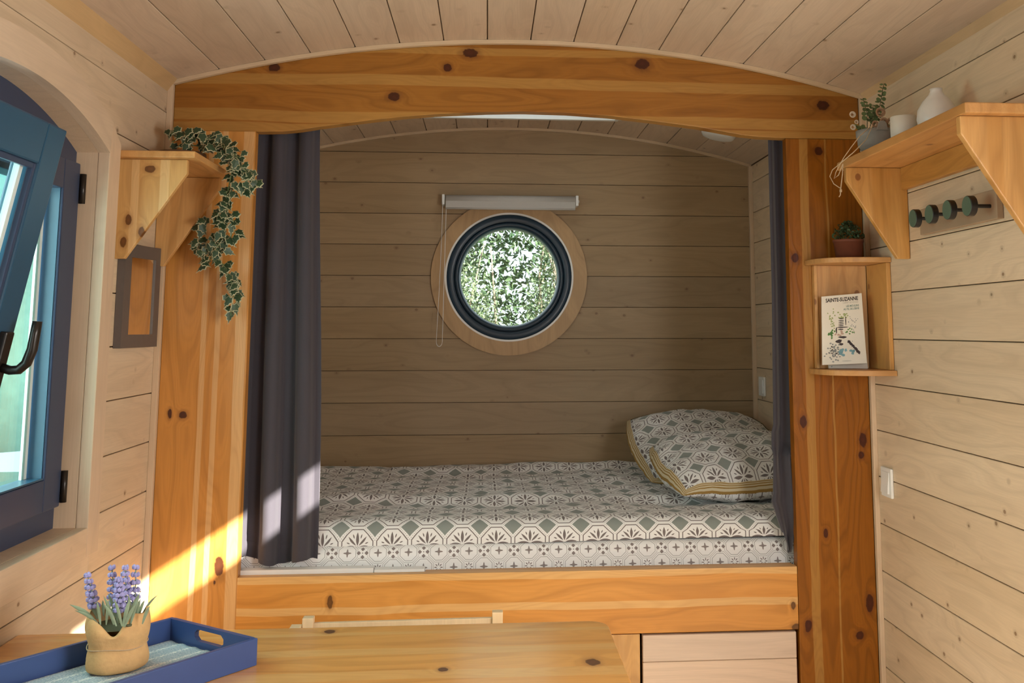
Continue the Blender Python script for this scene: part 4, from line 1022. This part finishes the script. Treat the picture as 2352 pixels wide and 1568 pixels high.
INK = plain('black_ink', (.03, .022, .018), .6); GRE = plain('teal_ink', (.10, .20, .17), .6); LGT = plain('grey_ink', (.40, .36, .29), .6)
text('SAINTE-SUZANNE', .10, .905, .058, .80, INK, BK, off=.03)
text('CARNET DE VOYAGE', .52, .868, .024, .38, LGT, BK)
text('LES MOULINS', .60, .815, .030, .31, GRE, BK, off=.02)
text("AU FIL DE L'ERVE", .53, .772, .030, .38, GRE, BK, off=.02)
# watercolour patches
rng = random.Random(21)
def patch(cx, cy, rx, ry, n_=9, jit=.35):
    return [(cx + rx * cos(2 * pi * i / n_) * rng.uniform(1 - jit, 1 + jit), cy + ry * sin(2 * pi * i / n_) * rng.uniform(1 - jit, 1 + jit)) for i in range(n_)]
art = {'olive wash': ((.33, .38, .14), []), 'green wash': ((.10, .24, .06), []), 'dark wash': ((.05, .035, .035), []), 'blue wash': ((.20, .38, .43), []), 'grey wash': ((.24, .25, .24), []), 'pink wash': ((.50, .34, .26), [])}
def addp(k, *a, **b): art[k][1].append(patch(*a, **b))
for _ in range(26): addp('olive wash', .24 + rng.gauss(0, .045), .66 + rng.gauss(0, .06), .015, .010)
for _ in range(16): addp('olive wash', .52 + rng.gauss(0, .06), .70 + rng.gauss(0, .025), .022, .010)
for _ in range(14): addp('green wash', .22 + rng.gauss(0, .035), .44 + rng.gauss(0, .03), .022, .014)
for _ in range(10): addp('green wash', .64 + rng.gauss(0, .05), .47 + rng.gauss(0, .02), .020, .010)
for i in range(7): addp('dark wash', .47 - i * .004, .655 - i * .026, .07, .008, 7, .15)
addp('dark wash', .57, .62, .011, .075, 8, .1); addp('dark wash', .49, .528, .14, .008, 8, .1); addp('dark wash', .34, .49, .018, .05)
for _ in range(30): addp('grey wash', .74 + rng.gauss(0, .055), .58 + rng.gauss(0, .08), .010, .006)
for _ in range(8): addp('pink wash', .50 + rng.gauss(0, .08), .43 + rng.gauss(0, .02), .03, .012)
addp('dark wash', .48, .385, .11, .016); addp('dark wash', .38, .33, .10, .022); addp('dark wash', .44, .285, .05, .02)
for i in range(9): addp('dark wash', .62 + i * .028, .32 - i * .021, .035, .020)
for _ in range(40): addp('grey wash', .26 + rng.gauss(0, .075), .20 + rng.gauss(0, .075), .022, .010)
for _ in range(14): addp('dark wash', .25 + rng.gauss(0, .07), .17 + rng.gauss(0, .06), .012, .012)
for _ in range(8): addp('blue wash', .46 + rng.gauss(0, .035), .18 + rng.gauss(0, .045), .035, .022)
for _ in range(6): addp('blue wash', .70 + rng.gauss(0, .03), .17 + rng.gauss(0, .018), .035, .016)
addp('grey wash', .55, .045, .12, .003, 8, .05)
for li, (k, (c_, L)) in enumerate(art.items()):
    ps = []
    for pt in L: ps.append(([bpt(u, v, .0005 + li * .00006) for u, v in pt], [tuple(range(len(pt)))]))
    o_ = mesh('illustration', *join(ps), plain(k.replace(' ', '_'), c_, .7, .25, 200), BK); o_['kind'] = 'stuff'

# ================================================================ TABLE, CHAIR
T = thing('dining_table', (-.36, 1.88, 0), 'varnished honey pine table with rounded corner against the left wall', 'table')
tx0, tx1, ty0, ty1 = XL + .003, .268, 1.46, 2.315
def rr(x0, x1, y0, y1, r, n_=8):
    P_ = [(x0, y0)]
    for i in range(n_ + 1): a = -pi / 2 + pi / 2 * i / n_; P_.append((x1 - r + r * cos(a), y0 + r + r * sin(a)))
    for i in range(n_ + 1): a = pi / 2 * i / n_; P_.append((x1 - r + r * cos(a), y1 - r + r * sin(a)))
    P_.append((x0, y1)); return P_
prism('tabletop', rr(tx0, tx1, ty0, ty1, .045), 'Z', .718, .75, M['table'], T, bevel=.006, seg=3)
for (x, y) in ((-.90, 1.53), (.17, 1.53), (-.90, 2.20), (.17, 2.20)): box('leg', (x, y, 0), (x + .055, y + .055, .717), M['gold_z'], T, bevel=.003)
for y in (1.545, 2.215): box('apron', (-.845, y, .64), (.17, y + .022, .717), M['gold_x'], T)
C = thing('dining_chair', (-.18, 2.40, 0), 'light wooden chair tucked behind the table, only its top showing', 'chair')
for x in (-.4205, .018): 
    box('back_post', (x, 2.488, 0), (x + .025, 2.513, .726 if x > 0 else .7225), M['light_chair'], C, bevel=.002)
mesh('top_rail', [(-.396, 2.495, .60), (.018, 2.495, .60), (.018, 2.507, .60), (-.396, 2.507, .60), (-.396, 2.495, .7095), (.018, 2.495, .712), (.018, 2.507, .712), (-.396, 2.507, .7095)], BF, M['light_chair'], C, bevel=.002)
box('mid_rail', (-.396, 2.495, .52), (.018, 2.507, .56), M['light_chair'], C, bevel=.002)
box('seat', (-.425, 2.09, .43), (.045, 2.487, .452), M['light_chair'], C, bevel=.003)
for x in (-.42, .018): box('front_leg', (x, 2.095, 0), (x + .028, 2.123, .429), M['light_chair'], C, bevel=.002)
box('armrest', (-.446, 2.30, .68), (-.4215, 2.50, .7075), M['light_chair'], C, bevel=.002)

# ================================================================ TRAY + LAVENDER
TA, TBp = Vector((-.432, 2.07, 0)), Vector((-.640, 2.233, 0))
e1 = (TBp - TA).normalized(); wd_ = (TBp - TA).length; e2 = Vector((-e1.y, e1.x, 0)); 
if e2.x > 0: e2 = -e2
LT = .42; zt0, zt1 = .7505, .800
TR = thing('serving_tray', tuple(TA + e1 * wd_ / 2 + e2 * LT / 2 + Vector((0, 0, zt0))), 'blue painted wooden tray with cut-out handles on the table', 'tray')
def tq(a, b, z): p = TA + e1 * a + e2 * b; return (p.x, p.y, z)
def tbox(name, a0, a1, b0, b1, z0, z1, mat, bevel=.0015, parent=None):
    return mesh(name, [tq(a0, b0, z0), tq(a1, b0, z0), tq(a1, b1, z0), tq(a0, b1, z0), tq(a0, b0, z1), tq(a1, b0, z1), tq(a1, b1, z1), tq(a0, b1, z1)], BF, mat, parent or TR, bevel=bevel)
tw = .010
tbox('bottom', tw, wd_ - tw, tw, LT - tw, zt0, zt0 + .006, M['tan'], 0)
tbox('side', 0, tw, 0, LT, zt0, zt1, M['tray_blue']); tbox('side', wd_ - tw, wd_, 0, LT, zt0, zt1, M['tray_blue'])
for b0 in (0, LT - tw):
    # end wall with stadium-shaped hand hole
    N_ = 32; ou, inn_ = [], []
    cx_, cz_ = wd_ / 2, (zt0 + zt1) / 2 + .006; hx_, hz_ = wd_ / 2 - tw, (zt1 - zt0) / 2
    for i in range(N_):
        a = 2 * pi * (i + .5) / N_; c_, s_ = cos(a), sin(a)
        k = min(hx_ / max(abs(c_), 1e-6), hz_ / max(abs(s_), 1e-6)); ou.append((wd_ / 2 + k * c_, (zt0 + zt1) / 2 + k * s_))
        k2 = min(.044 / max(abs(c_), 1e-6), .011 / max(abs(s_), 1e-6)); ix, iz = k2 * c_, k2 * s_
        if abs(ix) > .036: 
            sg = 1 if ix > 0 else -1; aa = max(-1, min(1, iz / .011)); ix = sg * (.036 + .009 * sqrt(max(0, 1 - aa * aa)))
        inn_.append((cx_ + ix, cz_ + iz))
    # corners of the outer rectangle
    V = [tq(p[0], b0, p[1]) for p in ou] + [tq(p[0], b0, p[1]) for p in inn_] + [tq(p[0], b0 + tw, p[1]) for p in ou] + [tq(p[0], b0 + tw, p[1]) for p in inn_]
    Fc = []
    for i in range(N_):
        j = (i + 1) % N_; Fc += [(i, j, N_ + j, N_ + i), (2 * N_ + i, 3 * N_ + i, 3 * N_ + j, 2 * N_ + j), (i, 2 * N_ + i, 2 * N_ + j, j), (N_ + i, N_ + j, 3 * N_ + j, 3 * N_ + i)]
    # fill the four little corners
    for sx_ in (-1, 1):
        for sz_ in (-1, 1):
            cand = [i for i in range(N_) if (ou[i][0] - wd_ / 2) * sx_ > 0 and (ou[i][1] - (zt0 + zt1) / 2) * sz_ > 0]
            s1 = max(cand, key=lambda i: abs(ou[i][1] - (zt0 + zt1) / 2) * 1000 + abs(ou[i][0] - wd_ / 2)); s2 = [i for i in ((s1 + 1) % N_, (s1 - 1) % N_) if abs(abs(ou[i][0] - wd_ / 2) - hx_) < 1e-5]
            if s2:
                k = len(V); V += [tq(wd_ / 2 + sx_ * hx_, b0, (zt0 + zt1) / 2 + sz_ * hz_), tq(wd_ / 2 + sx_ * hx_, b0 + tw, (zt0 + zt1) / 2 + sz_ * hz_)]
                Fc += [(s1, s2[0], k), (2 * N_ + s1, k + 1, 2 * N_ + s2[0]), (s1, k, k + 1, 2 * N_ + s1), (k, s2[0], 2 * N_ + s2[0], k + 1)]
    mesh('end_wall', V, Fc, M['tray_blue'], TR)
# woven mat
PMT = thing('placemat', tuple(TA + e1 * wd_ / 2 + e2 * LT / 2 + Vector((0, 0, zt0 + .007))), 'blue and white woven mat lying in the tray', 'placemat')
na, nb = 40, 60; pts, uv = [], []
for j in range(nb):
    for i in range(na):
        a = .062 + (wd_ - tw - .006 - .062) * i / (na - 1); b = tw + .006 + (LT - 2 * tw - .012) * j / (nb - 1)
        pts.append(tq(a, b, zt0 + .0095 + .0012 * sin(a * 26 * 2 * pi))); uv.append((b, a))
pm = grid('weave', pts, na, nb, M['placemat'], PMT, uv=uv); s = pm.modifiers.new('t', 'SOLIDIFY'); s.thickness = .002; s.offset = -1
# lavender in a kraft paper sack
LV = thing('lavender_pot', (-.684, 2.045, zt0 + .011), 'artificial lavender in a tied brown kraft sack standing on the tray', 'potted plant')
lc0 = Vector((-.684, 2.045, zt0 + .011))
prof = [(.047, 0), (.0545, .004), (.056, .02), (.0525, .034), (.0505, .043), (.0525, .050), (.057, .064), (.058, .076), (.0565, .086), (.054, .094), (.050, .098)]
N_ = 72; pts = []
for j, (r, z) in enumerate(prof):
    for i in range(N_):
        a = 2 * pi * i / N_
        f = 1 + .025 * sin(3 * a + 1 + z * 20) + .018 * sin(7 * a + z * 40) + .012 * mn.noise(Vector((cos(a) * 4, sin(a) * 4, z * 60)))
        f -= .16 * math.exp(-((((a - radians(205) + pi) % (2 * pi)) - pi) / .16) ** 2) * (1 - .5 * abs(z - .05) / .1)
        top = 0
        if z > .064:
            kz = (z - .064) / .034
            top = kz * (.008 * sin(2 * a + 2.2) + .005 * sin(5 * a) - .024 * math.exp(-((((a - radians(285) + pi) % (2 * pi)) - pi) / .33) ** 2))
        pts.append((lc0.x + r * f * cos(a), lc0.y + r * f * sin(a), lc0.z + z + top))
sk_ = grid('sack', pts, N_, len(prof), M['sack'], LV, close_u=True); s = sk_.modifiers.new('t', 'SOLIDIFY'); s.thickness = .0025
s = sk_.modifiers.new('s', 'SUBSURF'); s.levels = 1; s.render_levels = 1
loopp = [(lc0.x + .0525 * (1 + .02 * sin(5 * a)) * cos(a), lc0.y + .0525 * (1 + .02 * sin(5 * a)) * sin(a), lc0.z + .043 + .002 * sin(3 * a)) for a in [2 * pi * i / 40 for i in range(41)]]
tube('string', loopp, .0010, M['twine'], LV, n=6)
lathe('filling', [(.001, .078), (.047, .076)], tuple(lc0), M['stem'], LV, n=24, caps=False)
lathe('button', [(.001, .0), (.005, .0005), (.0055, .003), (.001, .004)], tuple(onY(296, 1438, 1.995)), M['stem'], LV, n=12)
rng = random.Random(9)
def blob(c, rx, rz):
    V = []; 
    for (u, r_) in ((-1, 0), (-.5, .86), (.4, .9), (1, 0)):
        if r_ == 0: V.append(Vector(c) + Vector((0, 0, u * rz)))
        else: V += [Vector(c) + Vector((rx * r_ * cos(k * pi / 3), rx * r_ * sin(k * pi / 3), u * rz)) for k in range(6)]
    Fq = [(0, 1 + (k + 1) % 6, 1 + k) for k in range(6)] + [(1 + k, 1 + (k + 1) % 6, 7 + (k + 1) % 6, 7 + k) for k in range(6)] + [(13, 7 + k, 7 + (k + 1) % 6) for k in range(6)]
    return V, Fq
for (tx, ty, bx, by, Y, rows) in ((201, 1320, 222, 1420, 2.04, 6), (257, 1303, 262, 1420, 2.08, 6), (288, 1303, 285, 1425, 2.06, 7), (312, 1302, 305, 1425, 2.07, 6), (272, 1330, 276, 1430, 2.01, 7)):
    a = onY(bx, by, Y); a.z = min(a.z, lc0.z + .10); b = onY(tx, ty, Y)
    sp = mesh('flower_spike', *tubeverts([a, a.lerp(b, .5) + Vector((.002, 0, 0)), b], .0012, 6), M['lavleaf'], LV)
    ps = []
    for r_ in range(rows):
        t = .30 + .70 * r_ / (rows - 1); p = a.lerp(b, t); k_ = 1.0 - .45 * (r_ / (rows - 1)) ** 2
        for m_ in range(6):
            an = 2 * pi * m_ / 6 + r_ * .5; ps.append(blob(p + Vector((.0078 * k_ * cos(an), .0078 * k_ * sin(an), rng.uniform(-.001, .001))), .0044 * k_ + .0006, .0050))
    mesh('florets', *join(ps), M['lav'], sp)
def blade(a, b, w0, bend):
    a, b = Vector(a), Vector(b); d = (b - a); side = d.cross(Vector((0, 1, 0))).normalized(); V = []
    n_ = 6
    for i in range(n_ + 1):
        t = i / n_; p = a.lerp(b, t) + Vector((0, 0, bend * sin(t * pi))); wv = w0 * sin(pi * (.12 + .86 * t)) 
        V += [p - side * wv, p + Vector((0, -wv * .5, 0)), p + side * wv]
    Fq = []
    for i in range(n_): 
        for k in range(2): Fq.append((i * 3 + k, i * 3 + k + 1, i * 3 + 4 + k, i * 3 + 3 + k))
    return V, Fq
for (bx, by, tx, ty, Y, w0) in ((222, 1412, 160, 1388, 2.02, .0042), (226, 1418, 172, 1402, 2.01, .003), (225, 1415, 200, 1382, 2.04, .003), (232, 1415, 222, 1380, 2.0, .003), (238, 1412, 236, 1378, 2.06, .003), (245, 1415, 250, 1375, 2.0, .003),
        (262, 1425, 238, 1368, 2.0, .0035), (268, 1430, 236, 1385, 1.99, .0035), (272, 1432, 248, 1362, 2.02, .0035), (280, 1438, 262, 1375, 1.99, .003), (282, 1438, 300, 1372, 1.99, .0035), (285, 1440, 312, 1388, 1.99, .0035), (290, 1430, 322, 1360, 2.02, .0035),
        (300, 1425, 320, 1368, 2.0, .0035), (312, 1420, 322, 1375, 2.03, .003), (318, 1415, 332, 1378, 2.05, .003), (325, 1412, 362, 1366, 2.06, .0022), (328, 1410, 345, 1390, 2.0, .003), (310, 1420, 300, 1380, 2.07, .003), (255, 1420, 268, 1360, 2.07, .003), (300, 1430, 295, 1365, 2.01, .0032), (232, 1418, 208, 1395, 2.06, .003)):
    a = onY(bx, by, Y); a.z = min(a.z, lc0.z + .088); mesh('leaf', *blade(a, onY(tx, ty, Y), w0, .004), M['lavleaf'], LV, smooth=True)

# ================================================================ OUTSIDE
g_ = structure(box('ground', (-14, -6, -.75), (14, 16, -.70), M['grass']))
rng = random.Random(33)
def bush(name, label, c, r, n_, size, mat, seed):
    rg = random.Random(seed); V, Fc = [], []
    o = thing(name, (c[0], c[1], -.70), label, 'shrub')
    for k in range(n_):
        d = Vector((rg.gauss(0, 1), rg.gauss(0, 1), rg.gauss(0, 1))).normalized() * rg.uniform(.25, 1) ** .5
        p = Vector((c[0] + d.x * r[0], c[1] + d.y * r[1], c[2] + d.z * r[2]))
        q_ = Quaternion((rg.gauss(0, 1), rg.gauss(0, 1), rg.gauss(0, 1), rg.gauss(0, 1))).normalized(); s_ = size * rg.uniform(.6, 1.3); i = len(V)
        V += [p + q_ @ Vector(t_) * s_ for t_ in ((-1, 0, 0), (0, -.45, .1), (1, 0, 0), (0, .45, .1))]; Fc.append((i, i + 1, i + 2, i + 3))
    me = bpy.data.meshes.new('foliage'); me.from_pydata([tuple(v) for v in V], [], Fc); me.materials.append(mat)
    f_ = bpy.data.objects.new('foliage', me); link(f_, o); f_['kind'] = 'stuff'
    for k in range(9):
        a = rg.uniform(0, 2 * pi); b0 = Vector((c[0] + .15 * cos(a), c[1] + .15 * sin(a), -.70)); b1 = Vector((c[0] + r[0] * .8 * cos(a), c[1] + r[1] * .7 * sin(a), c[2] + r[2] * rg.uniform(.2, 1)))
        mid = b0.lerp(b1, .5) + Vector((rg.uniform(-.2, .2), rg.uniform(-.1, .1), .2))
        tube('branch', [b0, b0.lerp(mid, .5), mid, mid.lerp(b1, .5) + Vector((rg.uniform(-.08, .08), 0, .05)), b1], [.022, .018, .013, .009, .004], M['bark'], o, n=6)
    return o
bush('garden_shrub', 'loose leafy shrub in sunlight filling the right of the round window view', (.78, 6.9, 1.3), (.56, .6, 1.1), 20000, .0135, M['hedge'], 1)
bush('garden_shrub', 'twiggy sunlit shrub at the left of the round window view', (-.38, 6.9, 1.1), (.56, .6, .95), 18000, .0135, M['hedge'], 2)
bush('garden_tree', 'tall dark green tree farther behind the round window', (.2, 8.6, 1.7), (1.1, .7, 1.75), 16000, .034, M['hedge2'], 4)
hl = lathe('hill', [(9, 0), (8.2, 2.0), (6, 3.6), (3, 4.6), (.5, 5.0)], (-14, 26, -.75), M['grass'], n=40); structure(hl)
